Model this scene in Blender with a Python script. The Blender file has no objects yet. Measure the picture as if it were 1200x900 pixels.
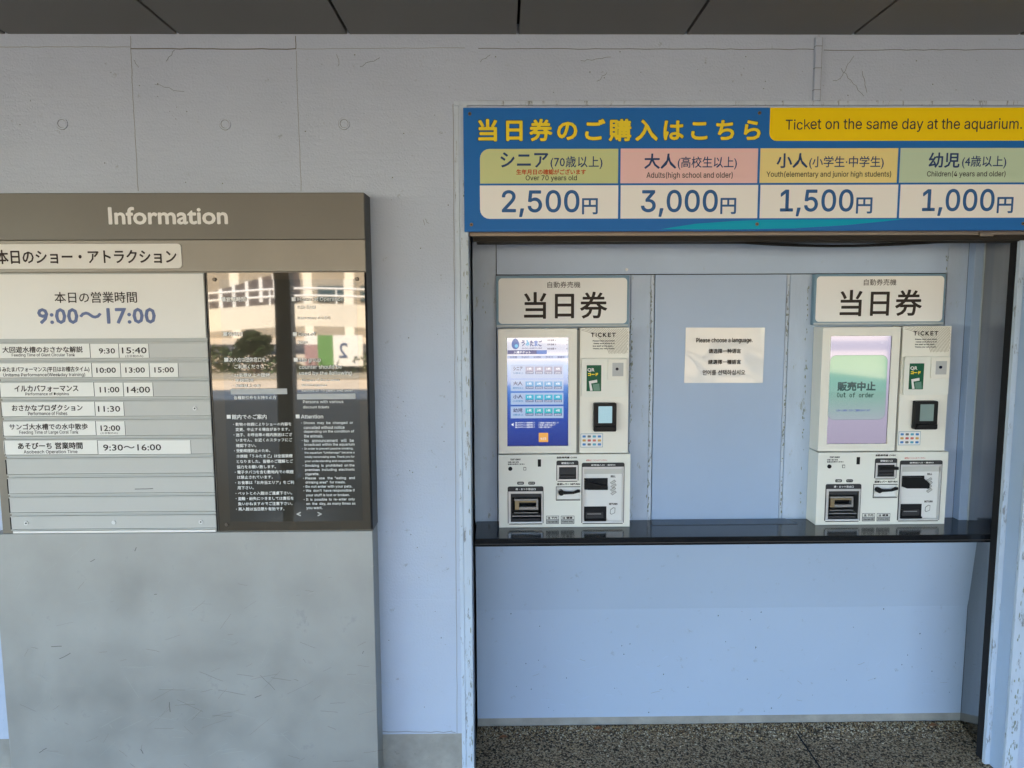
import bpy, math, random, os
from mathutils import Vector, Matrix
random.seed(7)
scene = bpy.context.scene
col = scene.collection
R = math.radians

# ---------------------------------------------------------------- camera
CH = 1.55
M = [[0.99989766, 0.0, 0.0], [0, 0, 0], [0, 0, 0]]
def cam_rows(p, y, r):
    cp, sp, cy, sy, cr, sr = math.cos(p), math.sin(p), math.cos(y), math.sin(y), math.cos(r), math.sin(r)
    B = Matrix(((1, 0, 0), (0, 0, -1), (0, 1, 0)))
    Ry = Matrix(((cy, 0, -sy), (0, 1, 0), (sy, 0, cy)))
    Rx = Matrix(((1, 0, 0), (0, cp, -sp), (0, sp, cp)))
    Rz = Matrix(((cr, -sr, 0), (sr, cr, 0), (0, 0, 1)))
    return Rz @ Rx @ Ry @ B
M = cam_rows(R(6.07362593), R(0.78217449), R(-0.24489982))
FPX = 845.0
cd = bpy.data.cameras.new('camera'); cam = bpy.data.objects.new('camera', cd); col.objects.link(cam)
cd.sensor_width = 36; cd.lens = FPX / 1200 * 36; cd.clip_start = 0.05; cd.clip_end = 2000
rt = Matrix((M[0], -M[1], -M[2])).transposed()
cam.matrix_world = Matrix.Translation((0, 0, CH)) @ rt.to_4x4()
scene.camera = cam

# ---------------------------------------------------------------- world and sun
SUN_EL, SUN_AZ = R(48), R(16)          # the sun stands behind the building, a little to the right
world = bpy.data.worlds.new('World'); scene.world = world; world.use_nodes = True
wn = world.node_tree; bg = wn.nodes['Background']
sky = wn.nodes.new('ShaderNodeTexSky'); sky.sky_type = 'NISHITA'; sky.sun_disc = False
sky.sun_elevation = SUN_EL; sky.sun_rotation = SUN_AZ; sky.air_density = 1.0; sky.dust_density = 0.4; sky.ozone_density = 2.0
wn.links.new(sky.outputs[0], bg.inputs[0]); bg.inputs[1].default_value = 0.15
sl = bpy.data.lights.new('sun', 'SUN'); sl.energy = 4.5; sl.angle = R(0.5); sl.color = (1, 0.88, 0.70)
sun = bpy.data.objects.new('sun', sl); col.objects.link(sun)
sdir = Vector((math.sin(SUN_AZ) * math.cos(SUN_EL), math.cos(SUN_AZ) * math.cos(SUN_EL), math.sin(SUN_EL)))
sun.rotation_euler = sdir.to_track_quat('Z', 'Y').to_euler(); sun.location = (4, 10, 20)
vs = scene.view_settings
vs.view_transform = 'Standard'; vs.look = 'None'; vs.gamma = 1; vs.exposure = 3.45
scene.cycles.max_bounces = 10; scene.cycles.diffuse_bounces = 6; scene.cycles.glossy_bounces = 5
scene.cycles.caustics_reflective = False

# ---------------------------------------------------------------- depths (metres in front of the viewer)
D_WALL, D_BOARD, D_SIGN, D_BACK, D_COUNTER, D_MACH = 2.22, 2.13, 2.19, 2.53, 2.33, 2.45
def W(px, py, D):
    d = Vector(((px - 600), (py - 450), FPX))
    w = Vector((M[0][0]*d[0]+M[1][0]*d[1]+M[2][0]*d[2], M[0][1]*d[0]+M[1][1]*d[1]+M[2][1]*d[2], M[0][2]*d[0]+M[1][2]*d[1]+M[2][2]*d[2]))
    t = D / w[1]
    return (w[0] * t, CH + w[2] * t)
def rect(px0, py0, px1, py1, D):
    my, mx = (py0 + py1) / 2, (px0 + px1) / 2
    return (W(px0, my, D)[0], W(px1, my, D)[0], W(mx, py1, D)[1], W(mx, py0, D)[1])   # x0,x1,z0,z1

# ---------------------------------------------------------------- materials
def new_mat(name):
    m = bpy.data.materials.new(name); m.use_nodes = True
    nt = m.node_tree; b = nt.nodes['Principled BSDF']
    return m, nt, b
def N(nt, t, **kw):
    n = nt.nodes.new(t)
    for k, v in kw.items():
        if k.startswith('i_'):
            n.inputs[k[2:].replace('_', ' ')].default_value = v
        else: setattr(n, k, v)
    return n
def mat(name, c, rough=0.5, metal=0.0, var=0.0, vscale=8.0, bump=0.0, bscale=200.0, coat=0.0, spec=0.5, stretch=(1, 1, 1), spots=0.0, spot_c=(0.1, 0.1, 0.1), spot_scale=30, emis=0.0, rvar=0.0, sth=0.62, stroke=0.0):
    m, nt, b = new_mat(name)
    b.inputs['Base Color'].default_value = (*c, 1); b.inputs['Roughness'].default_value = rough
    b.inputs['Metallic'].default_value = metal; b.inputs['Specular IOR Level'].default_value = spec
    b.inputs['Coat Weight'].default_value = coat; b.inputs['Coat Roughness'].default_value = 0.03
    if emis: b.inputs['Emission Color'].default_value = (*c, 1); b.inputs['Emission Strength'].default_value = emis
    tc = N(nt, 'ShaderNodeTexCoord'); mp = N(nt, 'ShaderNodeMapping'); mp.inputs['Scale'].default_value = stretch
    nt.links.new(tc.outputs['Object'], mp.inputs[0])
    src = None
    if var:
        n = N(nt, 'ShaderNodeTexNoise', i_Scale=vscale, i_Detail=6.0, i_Roughness=0.6); nt.links.new(mp.outputs[0], n.inputs['Vector'])
        r = N(nt, 'ShaderNodeMapRange'); r.inputs['From Min'].default_value = 0.3; r.inputs['From Max'].default_value = 0.7
        r.inputs['To Min'].default_value = 1 - var; r.inputs['To Max'].default_value = 1 + var * 0.7
        nt.links.new(n.outputs['Fac'], r.inputs['Value'])
        mx = N(nt, 'ShaderNodeVectorMath', operation='SCALE'); mx.inputs[0].default_value = c
        nt.links.new(r.outputs[0], mx.inputs['Scale']); src = mx.outputs[0]
        if rvar:
            rr = N(nt, 'ShaderNodeMapRange'); rr.inputs['From Min'].default_value = 0.3; rr.inputs['From Max'].default_value = 0.7
            rr.inputs['To Min'].default_value = rough - rvar; rr.inputs['To Max'].default_value = rough + rvar
            nt.links.new(n.outputs['Fac'], rr.inputs['Value']); nt.links.new(rr.outputs[0], b.inputs['Roughness'])
    if spots:
        n2 = N(nt, 'ShaderNodeTexNoise', i_Scale=spot_scale, i_Detail=8.0, i_Roughness=0.75); nt.links.new(mp.outputs[0], n2.inputs['Vector'])
        cr = N(nt, 'ShaderNodeMapRange'); cr.inputs['From Min'].default_value = sth; cr.inputs['From Max'].default_value = sth+0.05
        cr.inputs['To Max'].default_value = spots
        nt.links.new(n2.outputs['Fac'], cr.inputs['Value'])
        mix = N(nt, 'ShaderNodeMix', data_type='RGBA'); nt.links.new(cr.outputs[0], mix.inputs[0])
        if src: nt.links.new(src, mix.inputs[6])
        else: mix.inputs[6].default_value = (*c, 1)
        mix.inputs[7].default_value = (*spot_c, 1); src = mix.outputs[2]
    if src: nt.links.new(src, b.inputs['Base Color'])
    if bump:
        n3 = N(nt, 'ShaderNodeTexNoise', i_Scale=bscale, i_Detail=4.0); nt.links.new(mp.outputs[0], n3.inputs['Vector'])
        bp = N(nt, 'ShaderNodeBump', i_Strength=min(1.0, bump), i_Distance=0.002 * max(1.0, bump)); hsrc = n3.outputs['Fac']
        if stroke:
            m4 = N(nt, 'ShaderNodeMapping'); m4.inputs['Scale'].default_value = (9, 9, 55); nt.links.new(tc.outputs['Object'], m4.inputs[0])
            n4 = N(nt, 'ShaderNodeTexNoise', i_Scale=1.0, i_Detail=6.0, i_Roughness=0.65); nt.links.new(m4.outputs[0], n4.inputs['Vector'])
            ad = N(nt, 'ShaderNodeMath', operation='MULTIPLY_ADD'); nt.links.new(n4.outputs['Fac'], ad.inputs[0]); ad.inputs[1].default_value = stroke; nt.links.new(n3.outputs['Fac'], ad.inputs[2]); hsrc = ad.outputs[0]
        nt.links.new(hsrc, bp.inputs['Height'])
        nt.links.new(bp.outputs[0], b.inputs['Normal'])
    return m

WALL = (0.44, 0.51, 0.63)
m_wall = mat('painted_concrete', WALL, 0.36, var=0.05, vscale=2.5, bump=0.7, bscale=170, stroke=0.9, spots=0.5, spot_c=(0.20, 0.21, 0.23), spot_scale=24)
m_trim = mat('peeling_trim_paint', (0.49, 0.57, 0.67), 0.45, var=0.08, vscale=12, bump=0.6, bscale=60, spots=0.9, sth=0.575, spot_c=(0.20, 0.21, 0.22), spot_scale=40, stretch=(1.6, 1.6, 0.35))
m_conc = mat('bare_concrete', (0.30, 0.29, 0.26), 0.85, var=0.2, vscale=14, bump=0.8, bscale=90, spots=0.5, spot_c=(0.17, 0.16, 0.14), spot_scale=35)
m_recess = mat('recess_panel_paint', (0.39, 0.495, 0.655), 0.38, var=0.05, vscale=3, bump=0.12, bscale=90, spots=0.25, spot_c=(0.25, 0.26, 0.26), spot_scale=18)
m_centre = mat('smooth_panel_paint', (0.335, 0.44, 0.61), 0.33, var=0.03, vscale=3)
m_stile = mat('scuffed_stile_paint', (0.41, 0.50, 0.63), 0.42, var=0.08, vscale=8, bump=0.4, bscale=70, spots=0.7, sth=0.6, spot_c=(0.24, 0.26, 0.22), spot_scale=22, stretch=(1.5, 1, 0.5))
m_apron = mat('apron_paint', (0.385, 0.475, 0.61), 0.36, var=0.025, vscale=2, spots=0.35, spot_c=(0.22, 0.23, 0.26), spot_scale=26)
m_gap = mat('dark_joint', (0.02, 0.02, 0.022), 0.8, spec=0.12)
m_crack_shade = mat('crack_and_shade_dark', (0.16, 0.155, 0.15), 0.9, spec=0.12)
m_seam = mat('seam_grey', (0.26, 0.27, 0.28), 0.9)  # plain grey for the form seams and some kick marks
m_soff = mat('soffit_panel', (0.18, 0.165, 0.145), 0.5, var=0.05, vscale=2)
m_steel = mat('brushed_stainless', (0.37, 0.365, 0.355), 0.13, metal=1, var=0.06, vscale=5, stretch=(1, 6, 1), bump=0.03, bscale=60)
m_lower = mat('scratched_steel_panel', (0.365, 0.37, 0.355), 0.5, metal=0.45, var=0.11, vscale=4.5, rvar=0.1, spots=0.4, sth=0.6, spot_c=(0.26, 0.27, 0.27), spot_scale=9, bump=0.05, bscale=30)
m_header = mat('header_steel_reflection_tint', (0.13, 0.123, 0.105), 0.42, metal=0.4, var=0.05, vscale=4, spots=0.15, spot_c=(0.1, 0.09, 0.08), spot_scale=18)  # steel; its brownish reflection of the surroundings is put into the base colour
m_strip = mat('strip_steel_reflection_tint', (0.205, 0.19, 0.16), 0.38, metal=0.4, var=0.06, vscale=6, spots=0.3, spot_c=(0.15, 0.14, 0.12), spot_scale=26)  # same steel, lighter part of that reflection put into the base colour
m_edge = mat('board_side_dark', (0.08, 0.08, 0.078), 0.4, spec=0.12, metal=0.3)
m_slat = mat('slat_grey', (0.51, 0.51, 0.48), 0.45, var=0.03, vscale=5)
m_slatlip = mat('slat_lip', (0.40, 0.41, 0.39), 0.45)
m_plate = mat('warm_white_plate', (0.80, 0.79, 0.74), 0.4, var=0.02, vscale=4)
m_platetop = mat('cream_white_plate', (0.75, 0.73, 0.68), 0.35, var=0.02, vscale=4)
m_ink = mat('dark_brown_ink', (0.045, 0.035, 0.03), 0.6, spec=0.12)
m_navy = mat('navy_ink', (0.03, 0.065, 0.17), 0.5, spec=0.12)
m_priceblue = mat('price_blue_ink', (0.04, 0.13, 0.33), 0.5, spec=0.12)
m_hourblue = mat('hours_blue_ink', (0.16, 0.20, 0.35), 0.5, spec=0.12)
m_redink = mat('red_brown_ink', (0.50, 0.09, 0.03), 0.5, spec=0.12)
m_greyink = mat('grey_ink', (0.05, 0.05, 0.05), 0.6, spec=0.12)
m_pinkink = mat('pink_ink', (0.6, 0.22, 0.18), 0.6, spec=0.12)
m_white = mat('white_print', (0.80, 0.79, 0.76), 0.5)
m_signblue = mat('sign_blue', (0.020, 0.155, 0.48), 0.38, spec=0.12, var=0.03, vscale=3)
m_signcyan = mat('sign_cyan', (0.0, 0.36, 0.55), 0.4, spec=0.12)
m_yellow = mat('sign_yellow', (0.90, 0.64, 0.004), 0.4, spec=0.12)
m_letyel = mat('letter_yellow', (0.86, 0.68, 0.04), 0.4, spec=0.12)
m_outline = mat('letter_outline', (0.05, 0.08, 0.10), 0.5, spec=0.12)
m_cell = mat('cell_cream', (0.88, 0.87, 0.84), 0.4, spec=0.12)
m_green = mat('cell_green', (0.58, 0.64, 0.32), 0.4, spec=0.12)
m_pink = mat('cell_pink', (0.84, 0.56, 0.55), 0.4, spec=0.12)
m_gold = mat('cell_yellow', (0.82, 0.69, 0.29), 0.4, spec=0.12)
m_mint = mat('cell_mint', (0.53, 0.67, 0.50), 0.4, spec=0.12)
m_bluegrey = mat('sign_frame_bluegrey', (0.20, 0.32, 0.42), 0.4, spec=0.12, var=0.04)
m_frameblue = mat('sign_lip_grey', (0.42, 0.47, 0.50), 0.35)
m_body = mat('machine_ivory', (0.77, 0.77, 0.70), 0.38, var=0.012, vscale=6)
m_body2 = mat('machine_ivory_warm', (0.79, 0.77, 0.69), 0.34, var=0.015, vscale=4)
m_groove = mat('machine_groove', (0.25, 0.25, 0.23), 0.5, spec=0.12)
m_black = mat('black_plastic', (0.012, 0.012, 0.013), 0.3, spec=0.12)
m_black2 = mat('charcoal_plastic', (0.045, 0.045, 0.048), 0.4, spec=0.12)
m_mid = mat('grey_metal_bits', (0.30, 0.30, 0.30), 0.35, metal=0.7)
m_brass = mat('brass_bits', (0.25, 0.20, 0.12), 0.4, metal=0.7)
m_silver = mat('silver_rim', (0.6, 0.6, 0.6), 0.3, metal=0.6)
m_whitep = mat('white_plastic', (0.72, 0.72, 0.70), 0.35)
m_lens = mat('lens_black', (0.01, 0.01, 0.03), 0.1, spec=0.12)
m_greensticker = mat('sticker_green', (0.01, 0.10, 0.05), 0.3, spec=0.12)
m_counter = mat('counter_black_gloss', (0.006, 0.007, 0.009), 0.16, var=0.3, vscale=20, rvar=0.03)
m_counteredge = mat('counter_edge', (0.014, 0.014, 0.015), 0.3)
m_edgeline = mat('counter_edge_strip', (0.05, 0.045, 0.04), 0.4)
m_matpad = mat('clear_desk_mat', (0.07, 0.09, 0.12), 0.32)
m_paper = mat('laminated_paper', (0.68, 0.67, 0.64), 0.22, var=0.03, vscale=12, bump=0.12, bscale=12, coat=0.6)
m_rail = mat('shutter_rail', (0.20, 0.165, 0.13), 0.4, metal=0.5, var=0.08, vscale=12)
m_raildark = mat('shutter_slot_dark', (0.03, 0.025, 0.02), 0.6, spec=0.12)
m_screw = mat('screw_head', (0.12, 0.10, 0.08), 0.4, metal=0.8)
m_screwlight = mat('screw_head_white', (0.7, 0.7, 0.68), 0.4)
m_dglass = mat('dark_acrylic', (0.062, 0.050, 0.035), 0.02, coat=1.0, spec=0.9)
m_dglass.node_tree.nodes['Principled BSDF'].inputs['Specular Tint'].default_value = (1, 0.92, 0.80, 1)
m_film = mat('dark_film', (0.045, 0.040, 0.031), 0.015, coat=1.0, spec=0.8)
m_dframe = mat('acrylic_rim', (0.07, 0.06, 0.045), 0.1, coat=0.5)
m_tape = mat('grey_tape', (0.44, 0.45, 0.45), 0.45)
def emat(name, c, e, gloss=True):
    m, nt, b = new_mat(name)
    b.inputs['Base Color'].default_value = (0.01, 0.01, 0.01, 1); b.inputs['Roughness'].default_value = 0.08
    b.inputs['Emission Color'].default_value = (*c, 1); b.inputs['Emission Strength'].default_value = e
    return m
ES = 0.085

# ---------------------------------------------------------------- builder
FONTS = {}
try:
    FONTS['sans'] = bpy.data.fonts.load(os.path.join(bpy.utils.resource_path('LOCAL'), 'datafiles', 'fonts', 'Inter.woff2'))
except Exception:
    pass
_cache = {}
def glyphs(s, font=None, space=1.0, res=2, shear=0.0):
    k = (s, font, space, res, shear)
    if k in _cache: return _cache[k]
    c = bpy.data.curves.new('tmp', 'FONT'); c.body = s; c.resolution_u = res; c.space_character = space; c.shear = shear
    if font and font in FONTS: c.font = FONTS[font]
    o = bpy.data.objects.new('tmp', c); col.objects.link(o)
    dg = bpy.context.evaluated_depsgraph_get(); me = bpy.data.meshes.new_from_object(o.evaluated_get(dg))
    v = [(a.co.x, a.co.y) for a in me.vertices]; f = [tuple(p.vertices) for p in me.polygons]
    f = [t if sum(v[t[i]][0]*v[t[(i+1) % len(t)]][1]-v[t[(i+1) % len(t)]][0]*v[t[i]][1] for i in range(len(t))) > 0 else t[::-1] for t in f]
    bpy.data.objects.remove(o); bpy.data.curves.remove(c); bpy.data.meshes.remove(me)
    _cache[k] = (v, f); return _cache[k]

class G:
    def __init__(s): s.v = []; s.f = []; s.m = []; s.mats = []
    def mi(s, m):
        if m not in s.mats: s.mats.append(m)
        return s.mats.index(m)
    def add(s, v, f, m):
        b = len(s.v); k = s.mi(m); s.v += v; s.f += [tuple(i + b for i in t) for t in f]; s.m += [k] * len(f)
        return s
    def box(s, x0, x1, y0, y1, z0, z1, m):
        v = [(x0,y0,z0),(x1,y0,z0),(x1,y1,z0),(x0,y1,z0),(x0,y0,z1),(x1,y0,z1),(x1,y1,z1),(x0,y1,z1)]
        return s.add(v, [(0,3,2,1),(4,5,6,7),(0,1,5,4),(1,2,6,5),(2,3,7,6),(3,0,4,7)], m)
    def prism(s, pts, y0, y1, m):            # pts (x,z) counter-clockwise seen from the front (-y)
        n = len(pts); a = sum(pts[i][0]*pts[(i+1) % n][1]-pts[(i+1) % n][0]*pts[i][1] for i in range(n))
        if a < 0: pts = pts[::-1]
        v = [(x, y0, z) for x, z in pts] + [(x, y1, z) for x, z in pts]
        f = [tuple(range(n)), tuple(range(2*n-1, n-1, -1))] + [(i, n+i, n+(i+1) % n, (i+1) % n) for i in range(n)]
        return s.add(v, f, m)
    def hprism(s, pts, z0, z1, m):           # pts (x,y) seen from above
        n = len(pts); a = sum(pts[i][0]*pts[(i+1) % n][1]-pts[(i+1) % n][0]*pts[i][1] for i in range(n))
        if a < 0: pts = pts[::-1]
        v = [(x, y, z0) for x, y in pts] + [(x, y, z1) for x, y in pts]
        f = [tuple(range(n-1, -1, -1)), tuple(range(n, 2*n))] + [(i, (i+1) % n, n+(i+1) % n, n+i) for i in range(n)]
        return s.add(v, f, m)
    def rr(s, x0, x1, z0, z1, r, y0, y1, m, seg=5, corners=(1, 1, 1, 1)):   # corners: bl, br, tr, tl
        pts = []
        for (cx, cz, a0, on, px, pz) in ((x0+r, z0+r, 180, corners[0], x0, z0), (x1-r, z0+r, 270, corners[1], x1, z0), (x1-r, z1-r, 0, corners[2], x1, z1), (x0+r, z1-r, 90, corners[3], x0, z1)):
            if on: pts += [(cx + r*math.cos(R(a0+90*i/seg)), cz + r*math.sin(R(a0+90*i/seg))) for i in range(seg+1)]
            else: pts.append((px, pz))
        return s.prism(pts, y0, y1, m)
    def disc(s, x, z, r, y0, y1, m, n=14): return s.prism([(x+r*math.cos(2*math.pi*i/n), z+r*math.sin(2*math.pi*i/n)) for i in range(n)], y0, y1, m)
    def ring(s, x, z, r0, r1, y0, y1, m, n=20):
        v = []; f = []
        for i in range(n):
            c, q = math.cos(2*math.pi*i/n), math.sin(2*math.pi*i/n)
            v += [(x+r0*c, y0, z+r0*q), (x+r1*c, y0, z+r1*q), (x+r1*c, y1, z+r1*q), (x+r0*c, y1, z+r0*q)]
            j = 4*i; k = 4*((i+1) % n)
            f += [(j, j+1, k+1, k), (j+1, j+2, k+2, k+1), (j+3, j, k, k+3)]
        return s.add(v, f, m)
    def ribbon(s, pts, w, y, m, t=0.0006):   # a flat line through (x,z) points
        for (a, b) in zip(pts[:-1], pts[1:]):
            dx, dz = b[0]-a[0], b[1]-a[1]; L = math.hypot(dx, dz) or 1; nx, nz = -dz/L*w/2, dx/L*w/2
            s.prism([(a[0]-nx, a[1]-nz), (b[0]-nx, b[1]-nz), (b[0]+nx, b[1]+nz), (a[0]+nx, a[1]+nz)], y, y+t, m)
        return s
    def tube(s, pts, r, m, n=8):
        rings = []
        for i, p in enumerate(pts):
            p = Vector(p); q = Vector(pts[min(i+1, len(pts)-1)]) - Vector(pts[max(i-1, 0)]); q.normalize()
            u = q.cross(Vector((0, 0, 1))); u = u.normalized() if u.length > 1e-3 else Vector((1, 0, 0)); w = q.cross(u)
            rad = r[i] if isinstance(r, (list, tuple)) else r
            rings.append([tuple(p + rad*(u*math.cos(2*math.pi*k/n) + w*math.sin(2*math.pi*k/n))) for k in range(n)])
        v = [a for g in rings for a in g]; f = []
        for i in range(len(pts)-1):
            for k in range(n): f.append((i*n+k, i*n+(k+1) % n, (i+1)*n+(k+1) % n, (i+1)*n+k))
        f += [tuple(range(n-1, -1, -1)), tuple(range(len(v)-n, len(v)))]
        return s.add(v, f, m)
    def text(s, t, bx, y, m, font=None, bold=0.0, space=1.0, res=2, keep=False, shear=0.0, nb=8, mirror=False):
        x0, x1, z0, z1 = bx; v, f = glyphs(t, font, space, res, shear)
        if not v: return s
        ax, bx_ = min(a[0] for a in v), max(a[0] for a in v); az, bz = min(a[1] for a in v), max(a[1] for a in v)
        x0 += bold; x1 -= bold; z0 += bold; z1 -= bold
        sx, sz = (x1-x0)/(bx_-ax), (z1-z0)/max(bz-az, 1e-6)
        if keep: sx = sz = min(sx, sz)
        offs = [(0, 0)] if not bold else [(bold*math.cos(2*math.pi*i/nb), bold*math.sin(2*math.pi*i/nb)) for i in range(nb)]
        for i, (ox, oz) in enumerate(offs):
            s.add([(x0+(a-ax)*sx+ox, y-0.00004*i, z0+(b-az)*sz+oz) for a, b in v], f, m)
        return s
    def build(s, name, parent=None, bevel=0.0, smooth=False):
        me = bpy.data.meshes.new(name); org = Vector((0, 0, 0)); p = parent
        while p is not None: org += p.location; p = p.parent
        me.from_pydata([(a[0]-org.x, a[1]-org.y, a[2]-org.z) for a in s.v], [], s.f)
        for m in s.mats: me.materials.append(m)
        me.polygons.foreach_set('material_index', s.m)
        if smooth: me.polygons.foreach_set('use_smooth', [True]*len(s.f))
        me.update(); o = bpy.data.objects.new(name, me); col.objects.link(o)
        if parent: o.parent = parent
        if bevel:
            b = o.modifiers.new('bevel', 'BEVEL'); b.width = bevel; b.segments = 2; b.limit_method = 'ANGLE'; b.angle_limit = R(40)
        return o
def tag(o, label=None, cat=None, group=None, kind=None):
    if label: o['label'] = label
    if cat: o['category'] = cat
    if group: o['group'] = group
    if kind: o['kind'] = kind
    return o
def thing(name, loc, label, cat, group=None):
    o = bpy.data.objects.new(name, None); col.objects.link(o); o.location = loc; o.empty_display_size = 0.1
    return tag(o, label, cat, group)
def struct(o): o['kind'] = 'structure'; return o

# ================================================================ LARGE STRUCTURE
XL, XR = W(551.5, 500, D_WALL)[0], 1.648
Z_SOFF = W(600, 40.5, D_WALL)[1]
Z_OPEN = 1.80
Z_BASE = W(490, 860, D_WALL)[1]
WY = D_WALL

# ground: aggregate paving near, pale plaza beyond
def ground_mat():
    m, nt, b = new_mat('exposed_aggregate'); b.inputs['Roughness'].default_value = 0.85; b.inputs['Specular IOR Level'].default_value = 0.2
    tc = N(nt, 'ShaderNodeTexCoord')
    vo = N(nt, 'ShaderNodeTexVoronoi', i_Scale=190.0); nt.links.new(tc.outputs['Object'], vo.inputs['Vector'])
    sp = N(nt, 'ShaderNodeSeparateColor'); nt.links.new(vo.outputs['Color'], sp.inputs[0])
    r = N(nt, 'ShaderNodeValToRGB'); e = r.color_ramp.elements
    e[0].position = 0; e[0].color = (0.05, 0.040, 0.028, 1); e[1].position = 1; e[1].color = (0.66, 0.55, 0.40, 1)
    for p, c in ((0.3, (0.14, 0.095, 0.055, 1)), (0.45, (0.44, 0.30, 0.17, 1)), (0.8, (0.56, 0.42, 0.27, 1)), (0.93, (0.48, 0.36, 0.22, 1))):
        q = e.new(p); q.color = c
    nt.links.new(sp.outputs[0], r.inputs[0])
    vd = N(nt, 'ShaderNodeMapRange'); vd.inputs['From Max'].default_value = 0.6; vd.inputs['To Min'].default_value = 1.35; vd.inputs['To Max'].default_value = 0.6
    nt.links.new(vo.outputs['Distance'], vd.inputs['Value'])
    n = N(nt, 'ShaderNodeTexNoise', i_Scale=5.0, i_Detail=5.0); nt.links.new(tc.outputs['Object'], n.inputs['Vector'])
    nr = N(nt, 'ShaderNodeMapRange'); nr.inputs['To Min'].default_value = 0.75; nr.inputs['To Max'].default_value = 1.25; nt.links.new(n.outputs[0], nr.inputs['Value'])
    mu = N(nt, 'ShaderNodeMath', operation='MULTIPLY'); nt.links.new(vd.outputs[0], mu.inputs[0]); nt.links.new(nr.outputs[0], mu.inputs[1])
    sc = N(nt, 'ShaderNodeVectorMath', operation='SCALE'); nt.links.new(r.outputs[0], sc.inputs[0]); nt.links.new(mu.outputs[0], sc.inputs['Scale'])
    nt.links.new(sc.outputs[0], b.inputs['Base Color'])
    bp = N(nt, 'ShaderNodeBump', i_Strength=0.9, i_Distance=0.003); bp.invert = True; nt.links.new(vo.outputs['Distance'], bp.inputs['Height']); nt.links.new(bp.outputs[0], b.inputs['Normal'])
    return m
m_ground = ground_mat()
m_plaza = mat('pale_plaza_paving', (0.62, 0.51, 0.38), 0.8, var=0.12, vscale=1.5)
m_dirt = mat('distant_ground', (0.30, 0.27, 0.21), 0.9, var=0.2, vscale=0.05)
g = G(); g.add([(-400, -400, -0.004), (400, -400, -0.004), (400, 400, -0.004), (-400, 400, -0.004)], [(0, 1, 2, 3)], m_dirt); struct(g.build('ground'))
g = G(); g.add([(-9, -8.0, 0), (9, -8.0, 0), (9, 2.9, 0), (-9, 2.9, 0)], [(0, 1, 2, 3)], m_ground); struct(g.build('aggregate_paving'))
g = G()
g.add([(-40, -60, 0.0), (40, -60, 0.0), (40, -8.0, 0.0), (-40, -8.0, 0.0)], [(0, 1, 2, 3)], m_plaza); struct(g.build('plaza_paving'))

# painted concrete wall round the opening
wl = thing('painted_concrete_wall', (0, WY, 0), 'pale blue grey painted concrete wall with round form-tie marks around the ticket recess', 'wall')
g = G(); g.box(-9, XL-0.001, WY, WY+0.34, Z_BASE, Z_SOFF+0.5, m_wall); g.build('wall_face', wl)
g = G(); g.box(XR, 9, WY, WY+0.08, 0.0, Z_SOFF+0.5, m_wall); g.box(1.76, 9, WY+0.0805, WY+0.34, 0.0, Z_SOFF+0.5, m_wall); g.build('wall_face', wl)
g = G(); g.box(XL-0.001, XR, WY, WY+0.34, Z_OPEN, Z_SOFF+0.5, m_wall); g.build('wall_face', wl)
g = G(); g.box(-9, XL-0.001, WY+0.004, WY+0.335, -0.02, Z_BASE, m_conc); tag(g.build('concrete_base', wl), 'bare grey concrete strip along the foot of the wall')
for (px, py) in ((73, 145), (264, 145.5), (403.5, 145)):
    x, z = W(px, py, WY); g = G()
    g.ring(x, z, 0.0125, 0.0168, WY-0.0035, WY+0.002, m_wall); g.ring(x, z, 0.0112, 0.0127, WY-0.0012, WY+0.002, m_crack_shade); g.disc(x, z, 0.0113, WY-0.0018, WY+0.001, m_wall)
    g.ribbon([(x+0.0170*math.cos(R(a)), z+0.0170*math.sin(R(a))) for a in range(100, 300, 15)], 0.0016, WY-0.0016, m_crack_shade)  # dark arc on one side: shading of the tie mark drawn as colour
    g.build('form_tie_mark', wl)
def wander(a, b, n, j, D=WY):
    out = []
    for i in range(n+1):
        t = i/n; x, z = W(a[0]+(b[0]-a[0])*t, a[1]+(b[1]-a[1])*t, D)
        out.append((x+random.uniform(-j, j), z+random.uniform(-j, j)))
    return out
def line(a, b, w, m, name='seam', n=14, j=0.0008, parent=wl):
    g = G(); g.ribbon(wander(a, b, n, j), w, WY-0.0006, m, 0.0012); g.build(name, parent)
line((153, 42), (155, 98), 0.0016, m_seam); line((155, 98), (162, 224), 0.0013, m_seam)
line((346, 42), (347, 58), 0.0022, m_crack_shade, n=5); line((347, 60), (353, 224), 0.0013, m_seam)
line((153, 57), (346, 57.5), 0.003, m_crack_shade, n=20, j=0.001); line((0, 55), (152, 55), 0.0016, m_seam, n=20)
line((348, 57.5), (545, 56), 0.0012, m_seam, n=20); line((560, 57), (955, 58), 0.0018, m_crack_shade, n=40, j=0.0012)
line((965, 59), (1200, 58), 0.0018, m_crack_shade, n=24, j=0.0012); line((560, 118), (950, 119), 0.001, m_seam, n=30)
line((532, 122), (948, 121.5), 0.0013, m_seam, n=30); line((531, 122), (535.8, 860), 0.0018, m_seam, n=40); 
line((448, 703), (534, 703), 0.0008, m_wall, n=8); line((448, 857), (534, 858), 0.0025, m_seam, n=12, j=0.002)
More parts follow.
